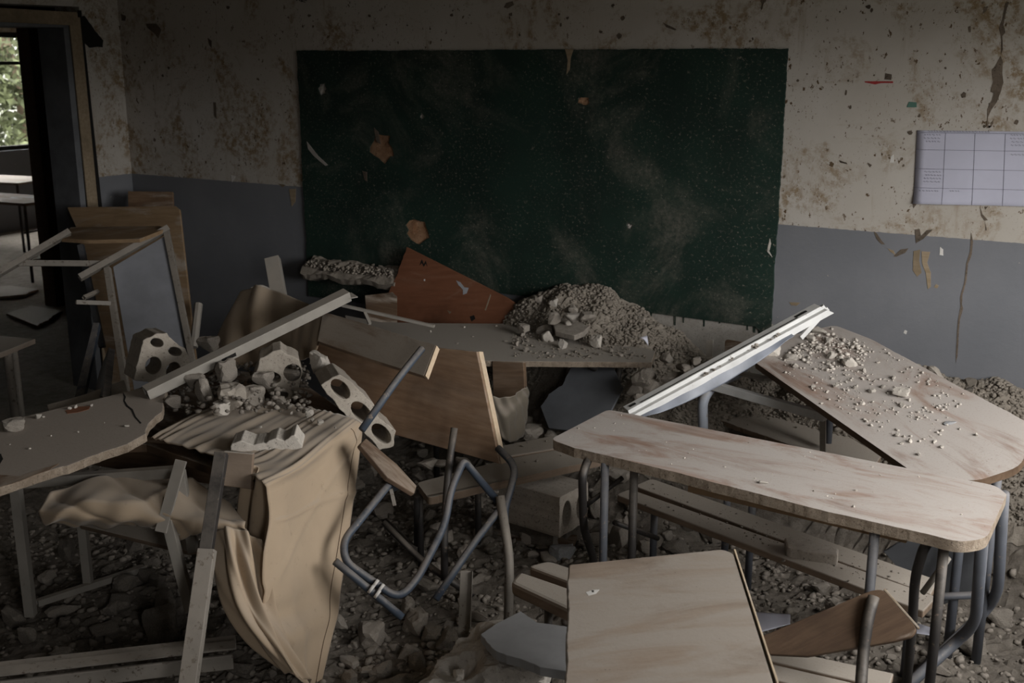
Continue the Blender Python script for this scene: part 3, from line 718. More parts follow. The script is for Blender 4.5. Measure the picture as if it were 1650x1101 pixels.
b = plate('concrete_chunk', BC, [(1264, 866), (1290, 863), (1352, 884), (1350, 894), (1300, 888), (1268, 882)], .05, MAT['conc'], None, rag={i: .003 for i in range(6)}, bevel=.006); tag(b, 'long wedge of concrete lying on the low two-plank bench', 'rubble')
for (x, y, s) in [(1118, 784, 5), (1140, 800, 4), (1108, 810, 4), (1128, 830, 4), (1190, 822, 3), (1040, 815, 4), (1052, 823, 3), (1433, 930, 4), (1366, 938, 5), (1340, 935, 4), (1262, 905, 7), (1293, 913, 4), (1225, 870, 4), (1200, 860, 3)]:
    stone(BN.hit(x, y), s*.0013, 'concdark', 'small grey crumb on the low two-plank bench', 'crumb', 'crumbs on the low bench', name='plaster_crumb')

# ---- tilted desk at the right, heaped with rubble
TD = Plane(at(1217, 583, z=.85), at(1462, 752, z=.745), at(1352, 527, z=.95))
td = root('school_desk', at(1400, 640, z=0), 'tilted dusty school desk strewn with plaster crumbs by the grey wall', 'desk')
plate('tabletop', TD, [(1215, 583), (1222, 566), (1258, 545), (1345, 524), (1402, 546), (1668, 688), (1645, 752), (1575, 775), (1500, 770), (1462, 755)], .028, MAT['lam'], td, rnd={0: .02, 3: .03, 6: .05, 7: .03}, rag={1: .006, 2: .005, 4: .003}, bevel=.003, seed=4, edge='darkwood')
legs(td, [('leg', 'whitetube', [at(1198, 598, z=.72), at(1148, 622, z=.71), at(1132, 645, z=.66), at(1133, 700, z=.50), at(1136, 780, z=.2)])], .021)
mesh('rail', Geo().bar(at(1150, 622, z=.72), at(1330, 672, z=.71), .03, .034, up=(0, 0, 1)), MAT['pvc'], td, bevel=.002)
mesh('rail', Geo().bar(at(1196, 602, z=.74), at(1240, 612, z=.78), .05, .012), MAT['alu'], td, bevel=.002)
mesh('post', Geo().hbar(at(1326, 668, z=.70), at(1326, 780, z=.34), .022, .022), MAT['alu'], td)
SP = Plane(at(1145, 668, z=.50), at(1330, 722, z=.47), at(1185, 645, z=.53))
plate('shelf', SP, [(1143, 672), (1190, 640), (1345, 690), (1420, 735), (1400, 765), (1240, 705)], .024, MAT['bench'], td, rag={5: .006}, bevel=.003)
legs(td, [('leg', 'greytube', [TD.hit(1560, 745, -.03), Vector((TD.hit(1560, 745).x, TD.hit(1560, 745).y, .05))]), ('leg', 'greytube', [TD.hit(1610, 740, -.03), Vector((TD.hit(1610, 740).x, TD.hit(1610, 740).y, .05))]),
          ('leg', 'greytube', [TD.hit(1345, 560, -.03), Vector((TD.hit(1345, 560).x, TD.hit(1345, 560).y, .5))])], .016)
for (x, y, s) in [(1250, 658, 16), (1262, 668, 12), (1218, 662, 7), (1240, 676, 5), (1163, 668, 5), (1180, 655, 7), (1210, 650, 8), (1283, 690, 4), (1205, 685, 4)]:
    o = stone(SP.hit(x, y), s*.0014, 'conc', 'grey crumb on the low shelf beneath the tilted desk', 'crumb', 'crumbs on the low shelf', name='plaster_crumb')
for (x, y, s, q) in [(1320, 536, 20, 0), (1305, 548, 15, 0), (1335, 553, 13, 0), (1346, 545, 9, 0), (1318, 562, 9, 0), (1358, 548, 8, 0), (1371, 590, 19, 0), (1362, 586, 14, 0), (1382, 585, 10, 0), (1340, 576, 13, 0), (1375, 560, 9, 0), (1392, 599, 8, 0), (1335, 588, 7, 0), (1281, 592, 9, 0), (1276, 588, 6, 0), (1346, 624, 10, 0), (1310, 625, 8, 0), (1378, 626, 7, 0), (1406, 632, 9, 0), (1424, 625, 8, 0), (1430, 634, 5, 0), (1440, 610, 9, 0), (1457, 601, 6, 0), (1425, 612, 4, 0), (1453, 655, 10, 0), (1465, 646, 6, 0), (1390, 652, 7, 0), (1333, 632, 6, 0), (1445, 703, 7, 0), (1466, 712, 8, 0), (1452, 716, 5, 0), (1507, 712, 6, 0), (1517, 722, 6, 0), (1481, 733, 7, 0), (1324, 651, 5, 0), (1300, 565, 7, 0), (1330, 565, 6, 0), (1290, 575, 5, 0), (1352, 566, 6, 0), (1415, 585, 6, 0), (1573, 702, 5, 0), (1546, 692, 4, 0)]:
    P = TD.hit(x, y); w = topx(P)[2]
    stone(P, s*w/F*.72, 'concpale', 'white plaster crumb scattered on the tilted desk', 'crumb', 'crumbs on the tilted desk', n=TD.n, name='plaster_crumb', flat=.9)
P = TD.hit(1452, 637); o = stone(P, .036, 'concpale', 'squarish white plaster piece in the middle of the tilted desk', 'rubble', n=TD.n, i=5)
P = TD.hit(1530, 683); o = stone(P, .024, 'greyplate', 'small flat grey flake on the right half of the tilted desk', 'rubble', n=TD.n, i=2, flat=.4)
o = stone(TD.hit(1245, 572), .05, 'concpale', 'largest white plaster lump at the left corner of the tilted desk', 'rubble', n=TD.n, i=7, rz=.6)
o = stone(TD.hit(1275, 578), .045, 'concpale', 'flat white flake near the left corner of the tilted desk', 'rubble', n=TD.n, i=8, flat=.3, rz=.3)
for (x, y, r, i) in [(1352, 540, .06, 2), (1395, 560, .05, 4), (1412, 566, .055, 6)]:
    P = at(x, y, Y=4.66); stone((P.x, P.y, P.z-.06), r, 'conc', 'jagged plaster chunk wedged behind the tilted desk top', 'rubble', 'chunks wedged behind the tilted desk', i=i)
for (x, y, r, m) in [(1505, 605, .062, 'conc'), (1490, 600, .04, 'conc'), (1470, 592, .035, 'conc'), (1445, 585, .035, 'heap'), (1560, 628, .03, 'heap'), (1580, 618, .028, 'heap')]:
    P = at(x, y, Y=4.5); stone((P.x, P.y, P.z-r*.5), r, m, 'blocky plaster chunk on the heap beyond the tilted desk', 'rubble', 'blocky chunks beyond the tilted desk')
# dark board corner and bits beyond the tilted desk
P0 = Plane(at(1580, 650, Y=4.42), at(1628, 680, Y=4.42), at(1600, 690, Y=4.36))
b = plate('board_scrap', P0, [(1572, 652), (1612, 664), (1630, 668), (1630, 690), (1600, 690)], .02, MAT['darkwood'], None, rnd={2: .02}); tag(b, 'dark board corner poking up behind the tilted desk', 'board')

# ---- desk under the chalkboard, half buried in the heap
CD = Plane(at(700, 580, z=.75), at(1045, 583, z=.75), at(850, 522, z=.75))
cd = root('school_desk', at(820, 560, z=0), 'dust-covered school desk under the chalkboard, right end buried in rubble', 'desk')
plate('tabletop', CD, [(556, 508), (612, 519), (700, 521), (900, 522), (1056, 566), (1050, 584), (690, 581), (560, 548)], .026, MAT['dusttop'], cd, rag={5: .003, 6: .002}, bevel=.002, edge='chip')
legs(cd, [('leg', 'darktube', vleg(918, 572, .725, .1)), ('leg', 'darktube', [at(998, 574, z=.725), at(996, 615, z=.62), at(988, 640, z=.55), at(970, 690, z=.36)]), ('brace', 'darktube', [at(950, 590, z=.70), at(990, 612, z=.62)]),
          ('leg', 'darktube', vleg(700, 560, .725, .05))], .014)
for (x, y, s, m) in [(883, 543, 24, 'concpale'), (842, 537, 17, 'conc'), (906, 555, 20, 'concpale'), (962, 552, 26, 'concpale'), (848, 563, 13, 'conc'), (833, 554, 10, 'conc'), (850, 549, 8, 'conc'), (882, 568, 7, 'conc'), (900, 537, 14, 'conc'), (985, 565, 12, 'conc'), (965, 570, 8, 'conc'), (978, 550, 12, 'conc'), (1000, 572, 8, 'conc'), (947, 575, 6, 'conc'), (700, 560, 6, 'concpale'), (694, 534, 4, 'concpale'), (748, 527, 4, 'concpale'), (800, 525, 4, 'concpale'), (762, 542, 4, 'conc'), (737, 553, 4, 'conc'), (815, 549, 6, 'conc'), (870, 530, 8, 'conc'), (862, 558, 6, 'conc')]:
    P = CD.hit(x, y+s*.3); w = topx(P)[2]
    big = s >= 20
    stone(P, s*w/F*.52, m, {883: 'round pale plaster ball on the desk under the chalkboard', 906: 'pale upright plaster piece beside the round ball on the dusty desk', 962: 'pale plaster piece near the buried end of the dusty desk'}.get(x, 'plaster crumb on the dust-covered desk under the chalkboard'), 'rubble' if big else 'crumb', None if big else 'crumbs on the desk under the chalkboard', name='concrete_chunk' if big else 'plaster_crumb', flat=1.1, i=(1 if x == 883 else None))
FP = Plane(at(890, 536, z=.80), at(950, 520, z=.83), at(925, 545, z=.795))
b = plate('plaster_slab', FP, [(888, 514), (945, 510), (954, 522), (940, 535), (925, 541), (895, 534)], .026, MAT['greyplate'], None, rag={0: .003, 1: .004, 3: .004}, bevel=.003); b.data.materials[0] = MAT['conc']; tag(b, 'flat broken plaster slab propped on the dusty desk below the heap', 'rubble')
stone(FP.hit(916, 524), .02, 'concpale', 'small pale crumb resting on the flat plaster slab', 'crumb', name='plaster_crumb')
for (x, y, r, m, l) in [(945, 498, .05, 'conc', 'smooth rounded stone on the heap above the plaster slab'), (892, 477, .04, 'concpale', 'pinkish lump at the very top of the heap'), (868, 472, .035, 'conc', 'upright sliver at the left of the heap top'), (878, 528, .05, 'conc', 'crumbling lump left of the flat plaster slab'), (895, 505, .045, 'conc', 'flattish stone in the middle of the heap'), (925, 500, .05, 'concpale', 'pale lump beside the smooth rounded stone'), (845, 520, .035, 'conc', 'loose lump at the red board corner')]:
    P = at(x, y, Y=4.52); z = float(hgt(P.x, P.y)); P = at(x, y+8, Y=4.45) if z < P.z-.08 else P
    stone((P.x, P.y, P.z-r*.6), r, m, l, 'rubble', i=(9 if r == .05 and x == 945 else None), flat=.8 if x == 945 else 1.2)
lst_ = [(1040, 605, .07), (1030, 640, .06), (1085, 600, .06), (1110, 605, .065), (1060, 640, .06), (1100, 585, .045), (1020, 620, .06), (1075, 575, .035), (1120, 580, .03), (1130, 625, .05), (1045, 620, .05), (1090, 630, .05)]
for q_, (x, y, r) in enumerate(lst_):
    P = at(x, y, Y=4.22); stone((P.x, P.y, P.z-r*.7), r, 'concdark' if r > .055 else 'conc', 'rounded lump in the heap face right of the dusty desk, '+rank(lst_, q_), 'rubble', 'lumps in the heap face')
# paper tag curling out of the heap
g = Geo(); 
for i in range(5):
    a = i/4; g.v += [tuple(at(1028+a*14, 545+a*18-10*math.sin(a*2), Y=4.3-.02*math.sin(a*3))), tuple(at(1043+a*2, 541+a*18, Y=4.3))]
g.f = [(2*i, 2*i+1, 2*i+3, 2*i+2) for i in range(4)]
o = mesh('paper_scrap', g, MAT['paper'], smooth=True); o.modifiers.new('t', 'SOLIDIFY').thickness = .001; tag(o, 'curled white paper scrap sticking out of the heap', 'paper')
# things in the dark under that desk
P0 = Plane(at(880, 680, Y=4.12), at(975, 690, Y=4.12), at(930, 592, Y=4.32))
b = plate('sheet_fragment', P0, [(925, 585), (985, 585), (1003, 625), (985, 660), (972, 700), (884, 690), (871, 655), (884, 635), (905, 622)], .012, MAT['panelblue'], None, rag={0: .004, 6: .006, 7: .006, 8: .006}, bevel=.001); tag(b, 'blue-grey broken sheet leaning in the dark under the dusty desk', 'panel')
P0 = Plane(at(795, 640, Y=3.95), at(845, 640, Y=3.97), at(800, 592, Y=3.98))
b = plate('wood_offcut', P0, [(793, 582), (843, 584), (846, 641), (795, 642)], .03, MAT['darkwood'], None); tag(b, 'short dark wood offcut hanging below the dusty desk', 'board')
def sheet(rows, nu=40, nv=40, disp=None):
    """smooth surface through rows of world points, with folds pushed along the normal"""
    Rw = [[Vector(p) for p in r] for r in rows]
    def cr(P, t):
        n = len(P)-1; s = min(max(t, 0), 1)*n; i = min(int(s), n-1); f = s-i
        p0 = P[i-1] if i > 0 else P[0]*2-P[1]; p1 = P[i]; p2 = P[i+1]; p3 = P[i+2] if i+2 <= n else P[n]*2-P[n-1]
        return (p1*2+(p2-p0)*f+(p0*2-p1*5+p2*4-p3)*f*f+(p1*3-p0-p2*3+p3)*f*f*f)*.5
    G_ = [[None]*(nu+1) for _ in range(nv+1)]
    for j in range(nv+1):
        for i in range(nu+1): G_[j][i] = cr([cr(r, i/nu) for r in Rw], j/nv)
    if disp:
        out = [[None]*(nu+1) for _ in range(nv+1)]
        for j in range(nv+1):
            for i in range(nu+1):
                du = G_[j][min(i+1, nu)]-G_[j][max(i-1, 0)]; dv = G_[min(j+1, nv)][i]-G_[max(j-1, 0)][i]
                n = du.cross(dv); n = n.normalized() if n.length > 1e-9 else Vector((0, 0, 1))
                if n.dot(EYEP-G_[j][i]) < 0: n = -n
                out[j][i] = G_[j][i]+n*disp(i/nu, j/nv)
        G_ = out
    g = Geo(); 
    for r in G_: g.v += [tuple(p) for p in r]
    g.f = [(j*(nu+1)+i, j*(nu+1)+i+1, (j+1)*(nu+1)+i+1, (j+1)*(nu+1)+i) for j in range(nv) for i in range(nu)]
    return g, G_
def clothobj(name, g, mat, parent=None, t=.003):
    o = mesh(name, g, MAT[mat], parent, smooth=True); s = o.modifiers.new('thick', 'SOLIDIFY'); s.thickness = t; return o
def A(x, y, d): return at(x, y, d=d)
g, _ = sheet([[A(778, 636, 4.56), A(800, 640, 4.54), A(825, 639, 4.56), A(842, 628, 4.62), A(850, 622, 4.72)], [A(778, 668, 4.54), A(802, 670, 4.50), A(828, 670, 4.54), A(845, 660, 4.62), A(852, 650, 4.72)], [A(786, 696, 4.52), A(806, 704, 4.50), A(822, 713, 4.52), A(838, 705, 4.60), A(848, 690, 4.70)]], 44, 30, lambda u, v: .006*math.sin(u*16+v*2)+.004*math.sin(u*37-v*9)+.004*math.sin(v*11+u*6))
o = clothobj('canvas_bag', g, 'bag'); tag(o, 'limp olive-beige canvas bag hanging in the gap under the dusty desk', 'bag')
lst_ = [(858, 695, .07), (880, 680, .05), (905, 672, .045), (890, 700, .05), (920, 690, .04), (868, 715, .06), (935, 665, .05), (870, 668, .04), (905, 695, .04), (945, 680, .04), (850, 680, .035)]
for q_, (x, y, r) in enumerate(lst_):
    P = at(x, y, z=.42); stone((P.x, P.y, P.z-r*.6), r, 'conc', 'rubble lump behind the short bench under the dusty desk, '+rank(lst_, q_), 'rubble', 'lumps behind the short bench')

# ---- red-brown desk top leaning behind it
RB = Plane(at(630, 525, Y=4.60), at(822, 525, Y=4.62), at(655, 398, Y=4.74), to=(0, 0, 1))
rb = root('red_board', at(725, 540, Y=4.6), 'broken red-brown desk top leaning against the chalkboard', 'board')
plate('board_panel', RB, [(655, 398), (816, 479), (830, 489), (826, 505), (806, 545), (634, 545), (631, 500), (621, 484), (629, 464), (641, 440)], .024, MAT['redwood'], rb, rnd={1: .02, 2: .02, 7: .015}, rag={9: .008, 8: .004}, bevel=.002)
for q in ([(676, 428), (680, 418), (683, 426), (686, 420), (689, 430), (686, 425), (683, 430), (680, 424)],): plate('scribble', RB, q, .001, MAT['black'], rb, lift=.001, bevel=0)
for q, m in (([(735, 452), (742, 455), (748, 463), (755, 464), (752, 473), (746, 475), (746, 467), (739, 460)], 'whitetube'), ([(757, 510), (764, 508), (766, 514), (760, 518)], 'black'), ([(781, 500), (790, 474), (791, 477), (783, 501)], 'edge'), ([(683, 450), (685, 450), (685, 453), (683, 453)], 'white'), ([(721, 500), (728, 503), (724, 506)], 'edge')):
    plate('paint_mark', RB, q, .001, MAT[m], rb, lift=.001, bevel=0, rag={i: .002 for i in range(len(q))})
# ---- rubble-covered chalk ledge at the left foot of the board
cl = root('chalk_ledge', at(560, 460, Y=D), 'concrete ledge with rubble on it at the foot of the chalkboard', 'ledge')
g = Geo().extr([(-.01, -.03), (.10, -.022), (.105, .012), (.06, .03), (-.01, .035)], (-4.22, D-.012, .86), (-3.40, D-.012, .86))
g = Geo(); rings = []; rs = random.Random(12)
for q in range(26):
    x = -4.23+.66*q/25; rings.append([(x, D-.012-u-rs.uniform(0, .006), .862+w*1.25+rs.uniform(-.005, .005)+(.010 if w > 0 else -.008)*math.sin(q*.6+1)) for u, w in ((0, -.04), (.05, -.035), (.10, -.025), (.12, .0), (.10, .018), (.07, .03), (.03, .04), (0, .055))])
g.loft(rings); mesh('ledge_block', g, MAT['heap'], cl)
gravel('ledge_gravel', np.array([(random.uniform(-4.21, -3.60), D-.02-random.uniform(0, .10), .918-.0*q+random.uniform(-.03, .008)) for q in range(1500)]), [.003+.012*random.random()**2 for q in range(1500)], 'heap', 'fine crumbs covering the chalk ledge', seed=8)
for k_ in range(34):
    x = random.uniform(-4.2, -3.62); r = random.uniform(.012, .030)*(1.5 if -4.1 < x < -3.9 else 1)
    stone((x, D-.02-random.uniform(.02, .07), .905), r, 'heap', 'crumbling chunk on the chalk ledge at the left of the board', 'rubble', 'chunks on the chalk ledge')

# fine crumbs strewn over the desk tops
def crumbs_on(pl, poly, n, rmin, rmax, mat, name, label, seed):
    rs = random.Random(seed); P = []; Rr_ = []
    x0, x1 = min(p[0] for p in poly), max(p[0] for p in poly); y0, y1 = min(p[1] for p in poly), max(p[1] for p in poly)
    while len(P) < n:
        x = rs.uniform(x0, x1); y = rs.uniform(y0, y1); ins = False
        for (ax, ay), (bx, by) in zip(poly, poly[1:]+poly[:1]):
            if (ay > y) != (by > y) and x < (bx-ax)*(y-ay)/(by-ay)+ax: ins = not ins
        if not ins or mnoise.noise(Vector((x*.02, y*.04, seed))) < rs.uniform(-.5, .4): continue
        r = rmin+(rmax-rmin)*rs.random()**4; P.append(tuple(pl.hit(x, y)+pl.n*r*.2)); Rr_.append(r)
    gravel(name, np.array(P), Rr_, mat, label, seed=seed)
crumbs_on(TD, [(1235, 582), (1345, 530), (1400, 548), (1560, 640), (1500, 720), (1400, 690)], 800, .0015, .009, 'concpale', 'desk_grit', 'fine white grit sprinkled over the tilted desk', 3)
crumbs_on(TD, [(1270, 572), (1300, 540), (1345, 530), (1400, 560), (1390, 590), (1330, 600)], 500, .002, .014, 'concpale', 'desk_grit', 'thicker white grit at the upper corner of the tilted desk', 6)
crumbs_on(CD, [(820, 528), (900, 526), (1045, 572), (1040, 580), (830, 578)], 700, .002, .011, 'heap', 'desk_grit', 'fine plaster grit on the dusty desk under the chalkboard', 4)
crumbs_on(BN, [(1000, 797), (1040, 775), (1500, 940), (1490, 975)], 260, .0015, .006, 'concdark', 'bench_grit', 'fine grit on the low two-plank bench', 5)
crumbs_on(LD, [(900, 706), (980, 664), (1600, 788), (1560, 865)], 120, .001, .004, 'concpale', 'desk_grit', 'sparse white grit on the long pale desk', 7)

# ================================================================== CENTRE: overturned desk and chair
# ---- white window member with torn film, propped between the two right desks
wf = root('window_frame_piece', at(1015, 662, z=.2), 'white plastic window frame piece with torn film propped between the desks', 'window frame')
w0, w1 = at(1012, 668, z=.74), at(1328, 497, z=1.09)
upw = Vector((-.35, -.55, .75))
pf = [(-.032, -.022), (.032, -.022), (.032, .006), (.012, .006), (.012, .022), (-.032, .022)]
mesh('profile', Geo().extr(pf, w0, w1, upw, 0, -.9), MAT['pvc'], wf, bevel=.0025)
tdir = (w1-w0).normalized(); upn = (upw-tdir*upw.dot(tdir)).normalized(); ac = tdir.cross(upn)
L = (w1-w0).length
g = Geo(); rs = random.Random(3)
mesh('seal', Geo().bar(w0+upn*.0225+ac*.004+tdir*.06, w0+upn*.0225+ac*.004+tdir*(L-.12), .003, .002, up=upn), MAT['black'], wf)
for (a, b) in ((.02, .05), (.86, .92)):
    q0 = w0+tdir*(L*a)+upn*.0226-ac*.008; q1 = w0+tdir*(L*b)+upn*.0226-ac*.008
    mesh('latch_slot', Geo().bar(q0, q1, .012, .002, up=upn), MAT['black'], wf)
# dark jagged remains of plaster in the groove
for k_ in range(40):
    a = rs.uniform(.35, .75); P = w0+tdir*(L*a)+upn*.006+ac*rs.uniform(.014, .03)
    if k_ % 2 == 0: stone(P, rs.uniform(.004, .009), 'conc', 'crumb caught in the groove of the white window frame piece', 'crumb', 'crumbs in the white frame groove', name='plaster_crumb')
# hanging film below the member
rows = []
for j in range(4):
    rows.append([w0+tdir*(L*s)+ac*(.028+.0*j)-upn*(.01+(.042*j/3)*math.sin(math.pi*min(1, max(0, (s-.03)/.75)))**.7)+ac*(.02*j/3) for s in (.03, .15, .3, .45, .6, .72, .80)])
g, _ = sheet(rows, 40, 8, lambda u, v: .004*math.sin(u*30)*v)
o = clothobj('torn_film', g, 'film', wf, .002)
mesh('corner_member', Geo().extr([(-.012, -.015), (.012, -.015), (.012, .015), (-.012, .015)], w1+Vector((0, .02, -.0)), at(1262, 545, z=.96), (0, 0, 1)), MAT['pvc'], wf, bevel=.002)
mesh('corner_member', Geo().extr([(-.006, -.01), (.006, -.01), (.006, .01), (-.006, .01)], w1+Vector((.0, .05, -.01)), at(1290, 545, z=.97), (0, 0, 1)), MAT['pvc'], wf, bevel=.002)
# fragment on wall side: thin upright splinters behind
mesh_s = mesh('metal_splinter', Geo().bar(at(1143, 575, Y=4.55), at(1144, 548, Y=4.58), .03, .006, up=(0, 1, 0)), MAT['alu']); tag(mesh_s, 'short pale metal splinter sticking up by the bare plaster', 'metal scrap')
P0 = Plane(at(1165, 580, Y=4.5), at(1200, 575, Y=4.5), at(1170, 547, Y=4.55))
b = plate('board_scrap', P0, [(1168, 546), (1200, 552), (1205, 590), (1166, 590)], .02, MAT['darkwood'], None, rnd={0: .02}); tag(b, 'dark board scrap upright behind the white frame piece', 'board')

# ---- short two-plank bench in the centre
SB = Plane(at(690, 803, z=.46), at(935, 742, z=.50), at(675, 775, z=.47))
sb = root('bench', at(800, 770, z=0), 'short dusty two-plank bench wedged behind the overturned chair', 'bench')
plate('plank', SB, [(672, 778), (690, 803), (1000, 733), (990, 722), (894, 726), (822, 739)], .03, MAT['bench'], sb, rnd={0: .02, 1: .02}, rag={0: .003, 1: .003}, bevel=.005)
plate('plank', SB, [(778, 724), (822, 735), (1000, 706), (985, 690), (885, 703)], .03, MAT['bench'], sb, rnd={0: .02}, bevel=.005)
legs(sb, [('leg', 'darktube', vleg(676, 790, .42, .06)), ('leg', 'darktube', vleg(900, 735, .45, .08)), ('leg', 'darktube', vleg(770, 775, .42, .08))], .013)
for (x, y, s) in [(842, 720, 6), (850, 714, 4), (846, 746, 4), (866, 744, 5), (815, 728, 4), (880, 712, 4), (905, 735, 4), (830, 750, 3)]:
    stone(SB.hit(x, y), s*.0015, 'conc', 'grey crumb on the short two-plank bench', 'crumb', 'crumbs on the short bench', name='plaster_crumb')
for (x, y, r, l) in [(690, 752, .065, 'jagged plaster lump on the left end of the short bench'), (712, 750, .055, 'crumbly plaster lump beside the black chair tube on the short bench'), (745, 750, .05, 'flat plaster lump under the brown panel on the short bench')]:
    stone(SB.hit(x, y), r, 'conc', l, 'rubble', flat=.7)

# ---- brown desk top standing on edge with its apron plank
BP = Plane(at(800, 748, d=4.17), at(640, 704, d=4.36), at(764, 567, d=4.22), to=EYEP)
od = root('overturned_desk', at(700, 745, d=4.3)-Vector((0, 0, .2)), 'overturned desk with brown plywood top standing on edge and dusty apron plank', 'desk')
tt = plate('tabletop', BP, [(768, 567), (805, 748), (640, 702), (560, 690), (486, 545), (700, 560)], .028, MAT['brown'], od, bevel=.002, lift=.0)
e = BP.hit(766, 567), BP.hit(804, 748)
off = R_*.012+FW*.012
mesh('edge_strip', Geo().bar(e[0]+off+BP.n*-.014, e[1]+off+BP.n*-.014, .006, .034, up=BP.n), MAT['plyedge'], tt, bevel=.001)
AP = Plane(at(515, 550, d=4.42), at(683, 605, d=4.05), at(524, 504, d=4.52), to=EYEP)
ap_ = plate('apron', AP, [(520, 502), (610, 528), (702, 556), (683, 606), (600, 580), (512, 550)], .022, MAT['dustybrown'], od, bevel=.002, rag={1: .002})
e = AP.hit(702, 557), AP.hit(684, 606)
mesh('edge_strip', Geo().bar(e[0]-AP.n*.011+R_*.003, e[1]-AP.n*.011+R_*.003, .004, .024, up=AP.n), MAT['plyedge'], ap_, bevel=.001)
# ---- blue tube chair lying upside down
ch = root('overturned_chair', at(700, 985, z=.08), 'overturned school chair with worn blue tube frame and splintered seat slat', 'chair')
def T(*p): return [A(x, y, d) for x, y, d in p]
legs(ch, [
    ('leg', 'bluetube', T((680, 562, 4.02), (640, 612, 3.92), (583, 693, 3.80))),
    ('leg', 'bluetube', T((634, 772, 3.86), (553, 872, 3.72), (556, 906, 3.70), (642, 966, 3.74), (672, 935, 3.80), (718, 845, 3.88), (726, 790, 3.92), (746, 745, 3.96), (752, 748, 3.98), (802, 808, 4.02))),
    ('leg', 'darktube', T((732, 690, 4.05), (722, 760, 4.02), (716, 850, 4.0), (716, 935, 4.0))),
    ('leg', 'bluetube', T((802, 722, 4.12), (832, 752, 4.06), (822, 792, 4.0), (812, 825, 3.98), (821, 900, 3.95), (818, 992, 3.92))),
    ('leg', 'bluetube', T((812, 812, 4.0), (760, 880, 3.92), (702, 966, 3.82))),
    ('leg', 'bluetube', T((540, 905, 3.66), (600, 955, 3.70), (648, 995, 3.72))),
], .0135)
legs(ch, [('brace', 'darktube', T((618, 842, 4.12), (680, 905, 4.06), (745, 950, 4.0)))], .012)
mesh('sleeve', Geo().tube(T((806, 800, 3.99), (821, 900, 3.93), (819, 1000, 3.90))[0:2]+[A(819, 1000, 3.90)], .017, 10), MAT['alu2'], ch, smooth=True)
for (x, y, d) in ((603, 939, 3.70), (612, 946, 3.705), (596, 948, 3.68), (606, 956, 3.685)):
    p = A(x, y, d); q = A(x+4, y+3, d); mesh('ring', Geo().tube([p, q], .0155, 10), MAT['white'], ch, smooth=True)
CP = Plane(A(582, 715, 3.82), A(670, 792, 3.88), A(590, 707, 3.86), to=EYEP)
plate('seat_slat', CP, [(580, 716), (590, 706), (640, 748), (672, 783), (668, 796), (625, 770)], .02, MAT['seatwood'], ch, rnd={0: .01}, bevel=.004)
mesh('bracket', Geo().bar(A(612, 742, 3.90), A(640, 790, 3.92), .03, .006, up=FW), MAT['bluetube'], ch)
mesh('bracket', Geo().bar(A(630, 788, 3.86), A(636, 815, 3.86), .012, .006, up=FW), MAT['alu2'], ch)
# upright steel strip
o = mesh('steel_strip', Geo().extr([(-.022, 0), (.022, 0), (.022, .02), (.019, .02), (.019, .003), (-.022, .003)], at(748, 1030, z=.08), at(752, 920, z=.30), -FW), MAT['alu2'], bevel=.001)
tag(o, 'bent grey steel strip standing upright in the rubble', 'metal scrap')
# dark second frame behind
df = root('tubular_stand', at(690, 860, z=.08), 'dark fallen tubular stand in the shadow behind the overturned chair', 'metal frame')
legs(df, [('tube', 'darktube', [at(672, 800, z=.42), at(672, 880, z=.15)]), ('tube', 'darktube', [at(690, 900, z=.12), at(760, 960, z=.09)]), ('tube', 'darktube', [at(620, 840, z=.2), at(690, 905, z=.12)])], .013)
P0 = Plane(at(640, 850, z=.14), at(830, 870, z=.14), at(650, 835, z=.15))
b = plate('plank', P0, [(700, 846), (930, 862), (925, 875), (696, 858)], .02, MAT['darkwood'], None); tag(b, 'narrow dark plank lying on the rubble behind the overturned chair', 'plank')

# ---- hollow concrete blocks
def frame_at(P, ax, ay):
    x = Vector(ax).normalized(); y = Vector(ay); y = (y-x*y.dot(x)).normalized(); z = x.cross(y)
    M = Matrix((x, y, z)).transposed().to_4x4(); M.translation = Vector(P); return M
def rough_loop(pts, amp, seed, step=.012):
    q = outline(pts, rag={i: amp for i in range(len(pts))}, seed=seed); return [tuple(p) for p in q]
def block(P, ax, ay, outer, holes, depth, label, mat='block', rag=.004, seed=1):
    M = frame_at(P, ax, ay)
    o = holed('hollow_block', M, rough_loop(outer, rag, seed), [circ(*h) for h in holes], depth, MAT[mat], bevel=.002)
    return tag(o, label, 'concrete block')
ux = (R_*.80+FW*.55+UP*-.28); uy = (UP*1.0+R_*.25)
block(A(262, 583, 4.46), ux, uy, [(-.085, -.10), (.045, -.085), (.10, -.02), (.105, .03), (.07, .075), (.02, .09), (-.02, .115), (-.06, .10), (-.10, .06)], [(-.03, -.025, .031, .036), (.052, -.022, .028, .034), (-.045, .066, .026, .018), (.035, .052, .028, .018)], .17, 'broken hollow block with round holes left of the long metal bar', rag=.007)
ux = (R_*.62-UP*.75+FW*.35); uy = (UP*.62+R_*.75+FW*.1)
block(A(582, 662, 4.15), ux, uy, [(-.175, -.045), (-.02, -.055), (.165, -.05), (.19, .0), (.15, .045), (.07, .03), (.0, .05), (-.10, .045), (-.16, .03)], [(-.115, -.003, .046, .026), (.005, -.004, .050, .028), (.12, -.003, .048, .027)], .20, 'large broken hollow block with three oval holes beside the upturned blue leg', rag=.007, seed=4)
ux = R_*.9+FW*.3-UP*.35; uy = UP*.9+R_*.3-FW*.2
block(A(455, 612, 4.3), ux, uy, [(-.10, -.04), (-.02, -.06), (.05, -.10), (.075, -.03), (.055, .06), (.03, .095), (-.05, .11), (-.11, .05)], [(.025, .038, .034, .036), (-.035, -.005, .03, .022), (.028, -.055, .016, .014)], .12, 'crumbled hollow block fragment in the pile behind the draped desk', rag=.008, seed=7)
ux = R_*1+FW*.1-UP*.02; uy = UP*1-FW*.3
